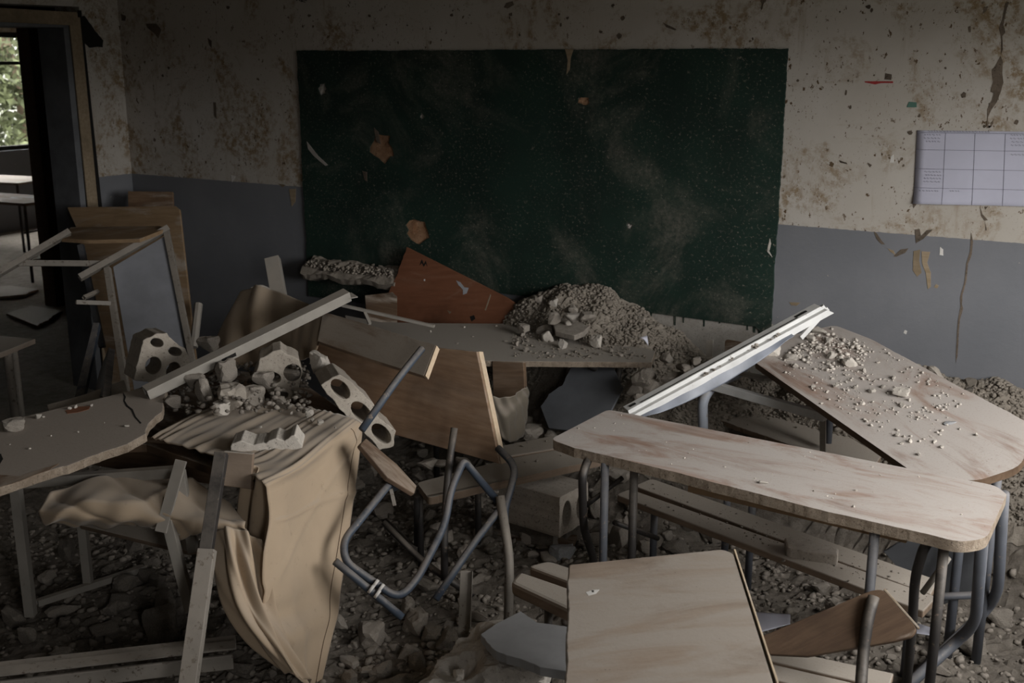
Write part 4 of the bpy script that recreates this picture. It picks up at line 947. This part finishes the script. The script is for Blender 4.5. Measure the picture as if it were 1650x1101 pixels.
block(at(428, 716, z=.80), ux, uy, [(-.115, -.025), (.115, -.032), (.118, .0), (.095, .035), (.06, .012), (.035, .022), (0, .002), (-.04, -.004), (-.08, .012), (-.11, .0)], [], .10, 'pale crumbling hollow block edge lying on the draped cloth', mat='concpale', rag=.006, seed=9)
block(at(925, 822, z=.30), (fh*.8+R_*.6), (0, 0, 1), [(-.10, -.085), (.10, -.08), (.105, .0), (.10, .085), (-.10, .085)], [(-.05, 0, .030, .055), (.048, 0, .030, .055)], .30, 'dusty hollow block lying under the end of the long pale desk', seed=11)
block(at(915, 862, z=.16), (fh*.8+R_*.6), (0, 0, 1), [(-.10, -.05), (.10, -.05), (.105, .055), (-.10, .05)], [(-.04, 0, .03, .03)], .26, 'lower dusty concrete block beneath the hollow block', mat='concdark', seed=12)
# piled chunks behind the draped desk
for (x, y, r, d, m, l) in [(338, 553, .055, 4.75, 'conc', 'smooth block chunk behind the long metal bar'), (370, 600, .055, 4.25, 'conc', 'upright wedge of concrete below the long metal bar'), (328, 630, .045, 4.15, 'conc', 'angular chunk at the torn edge of the big slab'), (375, 640, .07, 4.12, 'block', 'long blocky fragment lying across the ribbed cloth'), (358, 655, .035, 4.05, 'concpale', 'pale broken tip of the blocky fragment on the cloth'), (425, 610, .05, 4.25, 'conc', 'split lump beside the crumbled hollow block'), (410, 635, .05, 4.2, 'conc', 'flaky lump in front of the crumbled hollow block'), (455, 655, .045, 4.15, 'conc', 'lump at the back edge of the ribbed cloth'), (440, 570, .06, 4.35, 'conc', 'rounded lump under the middle of the metal bar'), (470, 600, .055, 4.35, 'concdark', 'dark rounded lump right of the crumbled hollow block'), (512, 590, .045, 4.35, 'concpale', 'pointed pale shard beside the large hollow block'), (300, 600, .03, 4.3, 'concdark', 'dark chunk in the gap under the metal bar'), (275, 648, .03, 4.1, 'concdark', 'dark broken chunk at the slab corner'), (310, 612, .045, 4.2, 'concdark', 'dark lump under the lower end of the metal bar')]:
    P = A(x, y, d); stone((P.x, P.y, P.z-r*.7), r*1.2, m, l, 'rubble', flat=1.2)
pts = []; rad = []
for k_ in range(500):
    x = random.uniform(270, 500); y = random.uniform(585, 665); P = at(x, y, z=.77+.10*random.random()*math.exp(-((x-400)/90)**2)); pts.append(tuple(P)); rad.append(random.uniform(.004, .018))
gravel('pile_gravel', np.array(pts), rad, 'concdark', 'crumbled concrete filling the pile behind the draped desk', seed=5)
# ---- long metal bar across the pile
mb = root('metal_bar', A(245, 628, 4.15), 'long dusty aluminium bar with a slot lying diagonally across the rubble', 'metal bar')
b0, b1 = A(235, 634, 4.13), A(560, 475, 4.55)
ub = Vector((.15, -.1, 1))
mesh('profile', Geo().hbar(b0, b1, .05, .042, up=ub, t=.004), MAT['alu'], mb, bevel=.0015)
tb = (b1-b0).normalized(); ubn = (ub-tb*ub.dot(tb)).normalized(); ab = tb.cross(ubn)
s0 = A(366, 576, 4.29); s = (s0-b0).dot(tb); sg = 1 if (EYEP-b0).dot(ab) > 0 else -1
c = b0+tb*s+ab*(sg*.0255)-ubn*.004
mesh('slot', Geo().bar(c-tb*.03, c+tb*.03, .003, .014, up=ubn), MAT['black'], mb)
mesh('lip', Geo().bar(b1-tb*.01-ubn*.005, b1+tb*.03-ubn*.016, .05, .004, up=ubn), MAT['alu'], mb)

# ================================================================== LEFT: draped desk, slab, frames
N_, Rr = at(428, 786, z=.76), at(583, 680, z=.76)
dd = root('draped_desk', at(380, 760, z=0), 'wooden desk with a dark apron board under the beige cloth and slab', 'desk')
DT = Plane(at(240, 712, z=.735), at(425, 786, z=.735), at(400, 640, z=.735))
plate('tabletop', DT, [(60, 720), (180, 640), (330, 590), (480, 610), (578, 682), (424, 782), (236, 716)], .03, MAT['darkwood'], dd)
APN = Plane(at(245, 716, z=.73), at(405, 733, z=.71), at(245, 790, z=.50), to=EYEP)
plate('apron', APN, [(150, 705), (245, 712), (362, 726), (362, 784), (300, 775), (120, 745)], .022, MAT['darkwood'], dd, bevel=.002)
AP2 = Plane(at(365, 727, d=3.52), at(408, 731, d=3.52), at(366, 784, d=3.52), to=EYEP)
plate('apron_end', AP2, [(360, 727), (408, 731), (404, 789), (358, 783)], .024, MAT['bench'], dd, bevel=.003)
mesh('leg', Geo().hbar(at(357, 730, d=3.46), at(332, 890, d=3.38), .038, .034, up=-FW), MAT['darktube'], dd, bevel=.002)
mesh('leg_sleeve', Geo().hbar(at(334, 886, d=3.37), at(300, 1130, d=3.22), .05, .04, up=-FW), MAT['alu2'], dd, bevel=.002)
mesh('leg', Geo().hbar(at(555, 700, z=.70), Vector((*at(555, 700, z=.70).xy, .05)), .03, .03), MAT['alu2'], dd)
# beige cloth
ck = root('cloth', N_, 'large beige canvas cloth draped over the desk and hanging to the floor', 'cloth')
FL = Plane(N_, Rr, N_+Vector((.10, .02, -.7)), to=EYEP)
def tri(x): x = x % 1; return 1-abs(2*x-1)
rows = [[at(400, 640, z=.775), at(360, 652, z=.775), at(300, 676, z=.772), at(243, 706, z=.768)],
        [at(455, 650, z=.78), at(420, 668, z=.778), at(355, 700, z=.775), at(300, 722, z=.77)],
        [at(520, 662, z=.778), at(480, 690, z=.778), at(425, 730, z=.775), at(372, 745, z=.77)],
        [at(568, 674, z=.775), at(528, 708, z=.776), at(476, 752, z=.774), at(420, 776, z=.768)],
        [FL.hit(583, 688), FL.hit(543, 722), FL.hit(490, 765), FL.hit(434, 796)],
        [FL.hit(577, 735), FL.hit(535, 770), FL.hit(485, 812), FL.hit(437, 838)],
        [FL.hit(563, 830), FL.hit(522, 850), FL.hit(475, 875), FL.hit(428, 895)],
        [FL.hit(549, 925), FL.hit(510, 935), FL.hit(470, 945), FL.hit(428, 950)],
        [FL.hit(535, 1010), FL.hit(505, 1010), FL.hit(470, 1008), FL.hit(437, 1000)],
        [FL.hit(513, 1112), FL.hit(500, 1108), FL.hit(482, 1098), FL.hit(462, 1080)]]
def dmain(u, v):
    e = 3.4/9
    if v < e:
        w = min(1, (e-v)/.06); return w*(.011*tri(v*44+.5*math.sin(u*3)+.6*math.sin(v*31))**1.5*(.6+.4*math.sin(v*57+1))+.002*math.sin(v*140+u*9))*(1-.4*(1-u))
    w = min(1, (v-e)/.1)
    s = (v-e)/(1-e)
    f = .010*math.sin(u*7+s*2.5)*w+.022*math.exp(-((s-.78-.12*u)/.05)**2)*(.3+u)-.02*math.exp(-((s-.66-.14*u)/.06)**2)*u
    f += .006*math.exp(-((u*.9-s*1.6+.15)/.05)**2)*w+.012*math.sin(u*11-s*5)*max(0, .35-s)*w
    f += .007*math.exp(-((s-.30-.10*(1-u))/.012)**2)*w*(u < .95)+.018*math.exp(-((u-.72+.5*max(0, s-.55))/.10)**2)*max(0, s-.35)*w
    f -= .05*w*max(0, u-.86)**1.0*4*.6
    return f
g, G_ = sheet(rows, 48, 190, dmain)
clothobj('draped_sheet', g, 'cloth', ck)
gs = Geo(); gs.tube([G_[j][6]+(EYEP-G_[j][6]).normalized()*.002 for j in range(74, 190, 2)], .0012, 5, 0); mesh('hem_stitching', gs, MAT['stitch'], ck)
# cloth on the near side of the desk, in shadow
g, _ = sheet([[A(398, 742, 3.56), A(415, 760, 3.53), A(434, 796, 3.50)], [A(388, 800, 3.60), A(410, 815, 3.56), A(438, 835, 3.50)], [A(385, 870, 3.62), A(408, 880, 3.58), A(432, 900, 3.48)], [A(392, 940, 3.6), A(412, 955, 3.55), A(432, 960, 3.45)]], 30, 30, lambda u, v: .012*math.sin(u*13+v*3))
clothobj('side_fold', g, 'cloth', ck)
# bunched swags
g, _ = sheet([[A(85, 800, 3.62), A(150, 768, 3.66), A(225, 762, 3.68), A(300, 778, 3.66), A(370, 812, 3.60)],
              [A(62, 822, 3.55), A(140, 805, 3.55), A(220, 800, 3.56), A(300, 815, 3.55), A(392, 838, 3.52)],
              [A(70, 832, 3.58), A(150, 838, 3.52), A(230, 838, 3.50), A(310, 842, 3.5), A(398, 852, 3.5)],
              [A(110, 850, 3.66), A(170, 848, 3.62), A(240, 850, 3.6), A(320, 862, 3.58), A(400, 875, 3.55)]], 70, 40,
             lambda u, v: .030*(1-abs(math.sin(v*4.2+u*3.5+.6*math.sin(u*9))))**1.6-.012*(1-abs(math.sin(u*9-v*4)))**3+.006*math.sin(u*33+v*12)*v)
clothobj('bunched_swag', g, 'cloth', ck)
g, _ = sheet([[A(338, 862, 3.50), A(362, 850, 3.46), A(392, 855, 3.46), A(420, 870, 3.48)],
              [A(345, 905, 3.46), A(372, 905, 3.40), A(400, 905, 3.42), A(432, 905, 3.46)],
              [A(362, 970, 3.42), A(392, 975, 3.36), A(418, 975, 3.38), A(440, 985, 3.44)],
              [A(400, 1030, 3.40), A(425, 1030, 3.34), A(448, 1035, 3.36), A(470, 1045, 3.42)],
              [A(450, 1078, 3.42), A(468, 1085, 3.38), A(485, 1092, 3.38), A(505, 1100, 3.42)]], 56, 60,
             lambda u, v: (.020*math.sin(u*20+v*3)+.008*math.sin(u*37-v*6))*(1-.6*v)*(.4+.6*math.sin(min(1, v*3)*1.57)))
clothobj('falling_folds', g, 'cloth', ck)
# cloth hanging over the far end
c2 = root('cloth', A(430, 560, 4.7), 'beige cloth hung over an upturned board behind the metal bar', 'cloth')
g, _ = sheet([[A(384, 478, 4.95), A(405, 461, 4.85), A(440, 467, 4.78), A(485, 485, 4.68), A(524, 502, 4.54)],
              [A(362, 515, 4.92), A(395, 500, 4.80), A(435, 505, 4.74), A(480, 520, 4.62), A(518, 528, 4.50)],
              [A(345, 548, 4.9), A(385, 548, 4.78), A(430, 548, 4.72), A(475, 550, 4.6), A(513, 555, 4.46)],
              [A(330, 590, 4.9), A(375, 592, 4.78), A(425, 590, 4.72), A(470, 585, 4.6), A(505, 575, 4.46)]], 50, 40,
             lambda u, v: .014*math.sin(u*22-v*4+1.5*math.sin(v*3))*math.exp(-((u-.25)/.28)**2)+.008*tri(u*9)*(u > .72))
clothobj('hung_cloth', g, 'cloth', c2)
mesh('cord_seam', Geo().tube([A(524, 500, 4.53), A(512, 557, 4.44)], .003, 6), MAT['stitch'], c2)
# crumbs on the cloth
for (x, y, s) in [(499, 672, 20), (516, 685, 15), (502, 680, 10), (440, 650, 12), (470, 668, 6), (420, 690, 5), (540, 690, 4)]:
    stone(at(x, y, z=.785), s*.0013, 'concpale', 'pale plaster crumb on the ribbed beige cloth', 'crumb', 'crumbs on the cloth', name='plaster_crumb', flat=1.2)

# ---- big broken slab
SL = Plane(at(0, 740, z=.79), at(255, 660, z=.815), at(0, 683, z=.80))
sl = root('broken_slab', SL.hit(120, 720), 'big dusty broken board with a crack, sagging at the left edge', 'board')
plate('slab', SL, [(-90, 706), (0, 681), (185, 636), (250, 620), (270, 631), (264, 645), (262, 662), (240, 682), (236, 698), (205, 716), (100, 752), (0, 785), (-90, 815)], .03, MAT['slab'], sl, rag={3: .004, 4: .006, 5: .006, 6: .006, 7: .006, 8: .005, 9: .006, 10: .006, 11: .006}, bevel=.002, seed=8, edge='chip')
ckp = [(198, 632), (203, 640), (201, 646), (206, 654), (214, 660), (219, 672), (228, 682), (226, 683), (216, 672), (211, 661), (203, 655), (199, 647), (200, 641)]
plate('crack', SL, ckp, .001, MAT['black'], sl, lift=.0008, bevel=0)
plate('torn_patch', SL, [(105, 662), (125, 656), (146, 655), (143, 660), (125, 665), (108, 667)], .001, MAT['redwood'], sl, lift=.001, bevel=0, rag={i: .004 for i in range(6)})
plate('torn_patch', SL, [(-5, 765), (30, 768), (95, 748), (80, 758), (20, 780), (-5, 786)], .001, MAT['brown'], sl, lift=.001, bevel=0, rag={i: .005 for i in range(6)})
plate('edge_hole', SL, [(-10, 732), (2, 732), (5, 740), (0, 748), (-10, 750)], .001, MAT['black'], sl, lift=.001, bevel=0, rag={1: .002})
stone(SL.hit(28, 690), .05, 'conc', 'round plaster lump on the big broken board near the left edge', 'rubble', flat=.8)
for (x, y, s) in [(62, 675, 10), (70, 673, 6), (112, 660, 7), (122, 658, 8), (148, 655, 5), (204, 688, 7), (126, 697, 3), (48, 724, 4), (16, 717, 3), (168, 682, 3), (82, 703, 3)]:
    stone(SL.hit(x, y), s*.0013, 'concpale', 'tiny pale crumb on the big broken board', 'crumb', 'crumbs on the big board', name='plaster_crumb')
# planks under the slab's far side
P0 = Plane(at(80, 660, z=.74), at(195, 620, z=.76), at(90, 650, z=.745))
b = plate('plank', P0, [(76, 652), (135, 636), (200, 612), (205, 630), (130, 655), (80, 668)], .02, MAT['bench'], None); tag(b, 'splintered plank peeping out behind the big broken board', 'plank')

# ---- collapsed square-tube frame under the slab
mf = root('collapsed_frame', at(150, 950, z=.05), 'collapsed pale square-tube desk frame under the big broken board', 'metal frame')
def hb(name, a, b, w, h, m='alu', up=(0, 0, 1)): mesh(name, Geo().hbar(a, b, w, h, up), MAT[m], mf, bevel=.001)
fl = at(50, 992, z=.10)
hb('leg', Vector((fl.x, fl.y, .66)), fl, .034, .034, up=R_)
f2 = at(143, 946, z=.12); hb('leg', Vector((f2.x, f2.y, .42)), f2, .030, .030, up=R_)
hb('rail', at(30, 778, d=3.78), at(288, 760, d=3.62), .034, .034)
hb('rail', at(60, 972, z=.13), at(232, 916, z=.13), .024, .024)
hb('brace', A(292, 742, 3.55), A(259, 858, 3.50), .012, .036, up=R_)
hb('brace', A(290, 758, 3.60), A(312, 890, 3.60), .030, .030, up=R_)
hb('brace', A(270, 838, 3.52), A(308, 985, 3.56), .032, .032, up=R_)
hb('brace', A(296, 820, 3.56), A(288, 862, 3.55), .020, .020, up=R_)
P0 = Plane(at(130, 845, z=.44), at(300, 880, z=.42), at(140, 838, z=.45))
plate('shelf', P0, [(126, 846), (140, 834), (310, 864), (330, 884), (300, 888)], .024, MAT['bench'], mf)
# bottom-left channel
cb = root('metal_channel', at(200, 1090, z=.15), 'long dusty sheet-metal channel lying across the bottom left corner', 'metal channel')
c0, c1 = at(-70, 1098, z=.25), at(380, 1046, z=.25)
mesh('channel', Geo().extr([(-.055, -.03), (-.05, -.03), (-.05, .012), (-.01, .012), (.0, .024), (.05, .026), (.052, .032), (-.002, .030), (-.014, .018), (-.055, .018)], c0, c1, (0, 0, 1)), MAT['alu2'], cb)
mesh('front_lip', Geo().bar(at(-70, 1118, z=.20), at(376, 1066, z=.20), .012, .05), MAT['alu2'], cb, bevel=.003)
hbp = at(345, 1075, z=.19); mesh('support', Geo().hbar(hbp, hbp-Vector((0, 0, .15)), .03, .02), MAT['alu'], cb)
lst_ = [(205, 935, .06), (190, 965, .055), (255, 1000, .085), (240, 900, .05), (262, 960, .06), (40, 1010, .04), (100, 990, .035), (110, 880, .05), (175, 905, .05)]
for q_, (x, y, r) in enumerate(lst_):
    P = at(x, y, z=.14); stone((P.x, P.y, .08), r, 'concdark', 'large grey lump in the shadow below the collapsed frame, '+rank(lst_, q_), 'rubble', 'large lumps below the collapsed frame', flat=1.3)

# ---- far left: plywood sheets, toppled desk frame
PW = Plane(A(112, 337, 6.55), A(285, 333, 6.35), A(312, 560, 6.0), to=EYEP)
b = plate('plywood_sheet', PW, [(108, 334), (283, 332), (289, 337), (322, 640), (185, 640), (124, 370)], .018, MAT['ply'], None, rnd={0: .01}, bevel=.002); tag(b, 'tall tan plywood sheet leaning in the left corner', 'board')
P0 = Plane(A(207, 310, 6.75), A(280, 309, 6.7), A(210, 420, 6.6), to=EYEP)
b = plate('plywood_sheet', P0, [(206, 308), (278, 309), (282, 420), (208, 420)], .018, MAT['brown'], None); tag(b, 'small brown board peeking above the tan plywood in the corner', 'board')
tp = root('toppled_table', A(240, 600, 5.6), 'toppled table with grey underside and metal edge rails before the plywood', 'table')
GP = Plane(A(205, 600, 5.5), A(312, 580, 5.6), A(262, 376, 5.85), to=EYEP)
plate('grey_underside', GP, [(182, 430), (266, 380), (312, 600), (218, 640)], .016, MAT['panelgrey'], tp)
def hb2(name, a, b, w, h, m='alu2', up=None): mesh(name, Geo().hbar(a, b, w, h, up or -FW), MAT[m], tp, bevel=.0015)
hb2('edge_rail', GP.hit(128, 448, .01), GP.hit(271, 368, .01), .03, .05)
hb2('edge_rail', GP.hit(268, 372, .012), GP.hit(318, 620, .012), .03, .022)
hb2('edge_rail', GP.hit(173, 432, .012), GP.hit(205, 640, .012), .03, .03)
hb2('leg', A(-40, 463, 5.5), A(112, 374, 5.75), .03, .045)
hb2('leg', A(20, 424, 5.62), A(165, 425, 5.7), .03, .03)
hb2('leg', A(122, 487, 5.5), A(178, 489, 5.6), .022, .022)
hb2('leg', A(135, 480, 5.6), A(158, 470, 5.7), .02, .02)
hb2('cross_bar', A(100, 387, 5.75), A(220, 389, 5.8), .02, .014, 'plyedge')
hb2('upright', A(130, 395, 5.95), A(165, 560, 5.85), .03, .03, 'bluetube')
P0 = Plane(A(100, 384, 5.72), A(255, 368, 5.85), A(112, 366, 5.95))
plate('wooden_seat', P0, [(98, 384), (114, 366), (258, 364), (268, 368), (225, 385), (140, 387)], .02, MAT['ply'], tp, rnd={5: .02})
o = mesh('post_stub', Geo().tube([A(312, 560, 5.9), A(320, 490, 6.0)], .022, 8), MAT['alu']); tag(o, 'short pale rounded post end right of the toppled table', 'post')
o = mesh('upright_profile', Geo().hbar(A(452, 490, 5.75), A(439, 417, 5.85), .075, .05, up=-FW, t=.006), MAT['alu'], bevel=.002); tag(o, 'upright dusty metal profile end in front of the grey wall', 'metal bar')
g = Geo().tube([A(405, 466, 5.2), A(420, 460, 5.25), A(436, 468, 5.3), A(440, 480, 5.3)], .008, 8, .03); o = mesh('bent_rod', g, MAT['alu'], smooth=True); tag(o, 'thin bent pale rod by the upright metal profile', 'rod')
o = mesh('thin_strip', Geo().bar(A(520, 485, 5.3), A(700, 526, 5.2), .02, .012), MAT['alu'], bevel=.001); tag(o, 'thin pale metal strip running behind the dusty desk', 'metal bar')
o = mesh('thin_strip', Geo().bar(A(588, 504, 5.2), A(596, 522, 5.15), .014, .01), MAT['alu']); tag(o, 'tiny pale metal stub above the dusty desk edge', 'metal bar')
P0 = Plane(A(590, 480, 5.9), A(640, 490, 5.9), A(595, 510, 5.8), to=EYEP)
b = plate('board_scrap', P0, [(588, 476), (640, 470), (640, 540), (592, 530)], .03, MAT['darkwood'], None); tag(b, 'dark board scrap in the gap left of the red board', 'board')
ft = root('small_table', at(0, 700, z=0), 'small dark table with dusty top at the left edge of the frame', 'table')
P0 = Plane(at(0, 560, z=.70), at(55, 548, z=.70), at(0, 541, z=.70))
plate('tabletop', P0, [(-150, 540), (0, 541), (57, 546), (0, 569), (-150, 600)], .025, MAT['dusttop'], ft)
legs(ft, [('leg', 'alu2', vleg(12, 566, .675, .02)), ('leg', 'alu2', vleg(-60, 575, .675, .02)), ('leg', 'alu2', vleg(-90, 548, .675, .02)), ('leg', 'alu2', vleg(20, 548, .675, .02))], .02)
# dark pieces on the floor at the back left
for (pts_, m, l) in [([(150, 520), (160, 520), (135, 640), (120, 640)], 'bluetube', 'dark metal rail leaning below the toppled table'), ([(160, 600), (175, 560), (165, 640), (150, 640)], 'darktube', 'dark broken rail stub on the left floor')]:
    P0 = Plane(A(*pts_[0], 5.2), A(*pts_[1], 5.2), A(*pts_[3], 4.9), to=EYEP); b = plate('rail_scrap', P0, pts_, .03, MAT[m], None); tag(b, l, 'metal scrap')
for (pts_, l) in [([(-5, 462), (15, 460), (62, 466), (40, 475), (0, 478)], 'flat broken board on the floor inside the doorway'), ([(10, 505), (50, 492), (100, 500), (60, 525)], 'flat board fragment on the dark floor by the door')]:
    P0 = Plane(at(*pts_[0], z=.03), at(*pts_[2], z=.03), at(*pts_[3], z=.03)); b = plate('board_scrap', P0, pts_, .02, MAT['bench'], None, rag={0: .02, 2: .02}); tag(b, l, 'board')

# ================================================================== FOREGROUND
FD = Plane(at(915, 908, z=.70), at(1172, 886, z=.70), at(912, 1101, z=.735))
fd = root('school_desk', at(1060, 1060, z=0), 'bare wooden desk top end on in the bottom foreground with chipped left edge', 'desk')
tt = plate('tabletop', FD, [(916, 910), (1165, 885), (1182, 892), (1262, 1150), (908, 1150), (914, 1000)], .032, MAT['lam2'], fd, rnd={0: .012, 1: .015, 2: .015}, rag={4: .003, 5: .004}, bevel=.004)
e0, e1 = FD.hit(1181, 893, -.012), FD.hit(1262, 1150, -.012)
mesh('edge_strip', Geo().bar(e0+R_*.004, e1+R_*.004, .005, .03, up=FD.n), MAT['plyedge'], tt, bevel=.001)
plate('chip', FD, [(944, 955), (955, 951), (966, 951), (960, 957), (948, 960)], .001, MAT['white'], fd, lift=.0006, bevel=0, rag={i: .002 for i in range(5)})
plate('nail_hole', FD, [(953, 952), (957, 952), (957, 955), (954, 955)], .001, MAT['black'], fd, lift=.001, bevel=0)
for (x, y) in ((940, 930), (1150, 915)): legs(fd, [('leg', 'darktube', vleg(x, y, .665, .05))], .014)
# two rounded planks of a bench left of it
FB = Plane(at(830, 950, z=.40), at(915, 980, z=.40), at(850, 910, z=.41))
fb = root('bench', at(880, 960, z=0), 'bench of two rounded planks left of the foreground desk', 'bench')
plate('plank', FB, [(822, 938), (838, 920), (960, 962), (950, 998)], .05, MAT['bench'], fb, rnd={0: .02, 1: .02}, bevel=.012)
plate('plank', FB, [(850, 912), (884, 903), (980, 935), (968, 960), (930, 942)], .04, MAT['bench'], fb, rnd={0: .02, 1: .02}, bevel=.012)
legs(fb, [('leg', 'darktube', vleg(884, 965, .36, .05))], .014)
# big broken concrete lump with grey face
P, Fc = rockv(5, 77, 6, (.25, .17, .17), .0)
c_ = at(785, 1085, z=.2); Mx = Matrix.Translation((c_.x, c_.y, .04)) @ Matrix.Rotation(YAW*.8, 4, 'Z')
hl_ = Mx.inverted() @ at(740, 1078, z=.26)                       # the hollow: vertices near this point are pushed in
for q in range(len(P)):
    v_ = Vector(P[q]); d_ = (v_-hl_).length
    P[q] = P[q]*(1+.06*mnoise.noise(v_*14)+.04*mnoise.noise(v_*33)+.022*mnoise.noise(v_*80))
    if d_ < .085: P[q] = P[q]-np.array((v_-Vector((0, 0, .05))).normalized())*.06*(1-d_/.085)**.6
g = Geo(); g.v = P.tolist(); g.f = Fc.tolist(); o = mesh('concrete_lump', g, MAT['concpale'], M=Mx); lump = tag(o, 'big broken concrete lump with a hollow at the bottom of the frame', 'rubble')
GPp = Plane(at(776, 1030, z=.35), at(912, 1060, z=.36), at(838, 986, z=.36), to=EYEP)
b = plate('wall_fragment', GPp, [(774, 1022), (800, 1005), (839, 985), (865, 1003), (930, 1012), (930, 1085), (870, 1075), (800, 1050)], .03, MAT['greyplate'], None, rag={0: .004, 3: .004, 6: .006, 7: .006}, bevel=.002); tag(b, 'smooth grey painted wall fragment on the big concrete lump', 'rubble')
hp = at(738, 1082, z=.27); nrm = (EYEP-hp).normalized()
stone(hp-nrm*.02-Vector((0, 0, .02)), .025, 'concpale', 'small pale chip inside the hollow of the big lump', 'rubble', i=4)
for (x, y, r, l, m) in [(617, 1055, .06, 'flat rounded grey stone near the hem of the cloth', 'concdark'), (672, 1045, .055, 'long flat stone left of the big lump', 'concdark'), (722, 1015, .06, 'brown-grey tile piece beside the steel strip', 'concdark'), (565, 1070, .04, 'small smooth stone by the cloth hem', 'concdark'), (685, 990, .05, 'pointed grey shard below the chair tube', 'conc'), (660, 985, .04, 'pale angular stone at the chair tube end', 'conc'), (790, 1000, .06, 'rough brown-grey lump right of the steel strip', 'concdark'), (640, 1090, .08, 'broad flat stone at the bottom edge', 'concdark'), (575, 1010, .035, 'split grey stone at the cloth edge', 'conc'), (600, 1020, .035, 'dusty wedge stone near the cloth edge', 'conc'), (880, 885, .03, 'round grey stone behind the rounded bench planks', 'concdark'), (905, 900, .06, 'blue-grey plaster piece behind the foreground desk', 'greyplate'), (965, 830, .05, 'tall lump behind the legs of the long desk', 'conc'), (960, 790, .05, 'upper lump behind the legs of the long desk', 'conc'), (1000, 860, .06, 'slab-like lump between the desk legs', 'conc'), (1090, 870, .07, 'angular block below the low bench', 'concdark'), (1040, 880, .05, 'small block by the low bench leg', 'conc'), (600, 985, .045, 'rounded stone under the lower chair tube', 'conc'), (655, 1025, .05, 'upper flat stone above the long flat stone', 'conc'), (560, 1040, .05, 'dusty broken stone touching the cloth edge', 'conc'), (700, 1065, .045, 'dull stone tucked beside the big lump', 'conc'), (745, 950, .04, 'stone behind the top of the steel strip', 'conc'), (770, 930, .05, 'pale stone behind the right chair leg', 'conc'), (630, 945, .04, 'stone framed by the chair tube bend', 'concdark'), (850, 875, .05, 'grey stone left of the round grey stone', 'conc')]:
    P = at(x, y, z=.12); stone((P.x, P.y, max(.03, float(hgt(P.x, P.y))-.01)), r, m, l, 'rubble', flat=(1.8 if 940 < x < 1010 else .9))
# fallen chair at the lower right: dark backrest board on a tube, bench slats
fc = root('fallen_chair', at(1380, 1090, z=0), 'dark wooden chair back on a black tube by the long desk legs', 'chair')
BK = Plane(A(1240, 1040, 3.15), A(1420, 950, 3.10), A(1476, 1012, 3.02), to=EYEP)
tt = plate('backrest', BK, [(1228, 1025), (1405, 951), (1424, 950), (1478, 1012), (1470, 1026), (1440, 1034), (1300, 1058), (1240, 1055)], .02, MAT['darkplain'], fc, rnd={1: .015, 2: .015, 3: .015, 4: .01}, bevel=.003)
e = BK.hit(1423, 951, -.008), BK.hit(1478, 1013, -.008)
mesh('edge_strip', Geo().bar(e[0]+R_*.004, e[1]+R_*.004, .006, .02, up=BK.n), MAT['edge'], tt, bevel=.001)
legs(fc, [('tube', 'darktube', [BK.hit(1408, 962, .012), BK.hit(1398, 1000, .014), A(1390, 1060, 3.05), A(1384, 1160, 2.95)])], .016)
FS = Plane(at(1240, 1060, z=.34), at(1440, 1115, z=.34), at(1260, 1035, z=.34))
plate('slat', FS, [(1228, 1062), (1240, 1042), (1440, 1085), (1432, 1110)], .024, MAT['bench'], fc, bevel=.004)
plate('slat', FS, [(1236, 1092), (1244, 1070), (1480, 1125), (1470, 1150)], .024, MAT['bench'], fc, bevel=.004)
# papers
def paper(name, pxs, z, mat, label):
    g, _ = sheet([[at(*pxs[0], z=z), at((pxs[0][0]+pxs[1][0])/2, (pxs[0][1]+pxs[1][1])/2, z=z+.012), at(*pxs[1], z=z)], [at(*pxs[3], z=z), at((pxs[3][0]+pxs[2][0])/2, (pxs[3][1]+pxs[2][1])/2, z=z+.006), at(*pxs[2], z=z+.01)]], 10, 10)
    o = mesh(name, g, MAT[mat], smooth=True); o.modifiers.new('t', 'SOLIDIFY').thickness = .001; tag(o, label, 'paper')
paper('paper_sheet', [(1212, 986), (1274, 990), (1273, 1006), (1222, 1020)], .16, 'paper', 'pale paper sheet on the floor right of the foreground desk')
paper('paper_sheet', [(1480, 1005), (1502, 1012), (1498, 1024), (1470, 1020)], .12, 'paper', 'scrap of paper on the floor by the long desk legs')
P0 = Plane(at(1430, 950, z=.2), at(1560, 960, z=.2), at(1450, 868, z=.45), to=EYEP)
b = plate('sheet_fragment', P0, [(1424, 890), (1460, 868), (1600, 868), (1575, 955), (1520, 975), (1450, 920)], .008, MAT['panelblue'], None, rag={0: .004, 4: .005}); tag(b, 'pale blue-grey sheet standing in the shade under the long desk', 'panel')
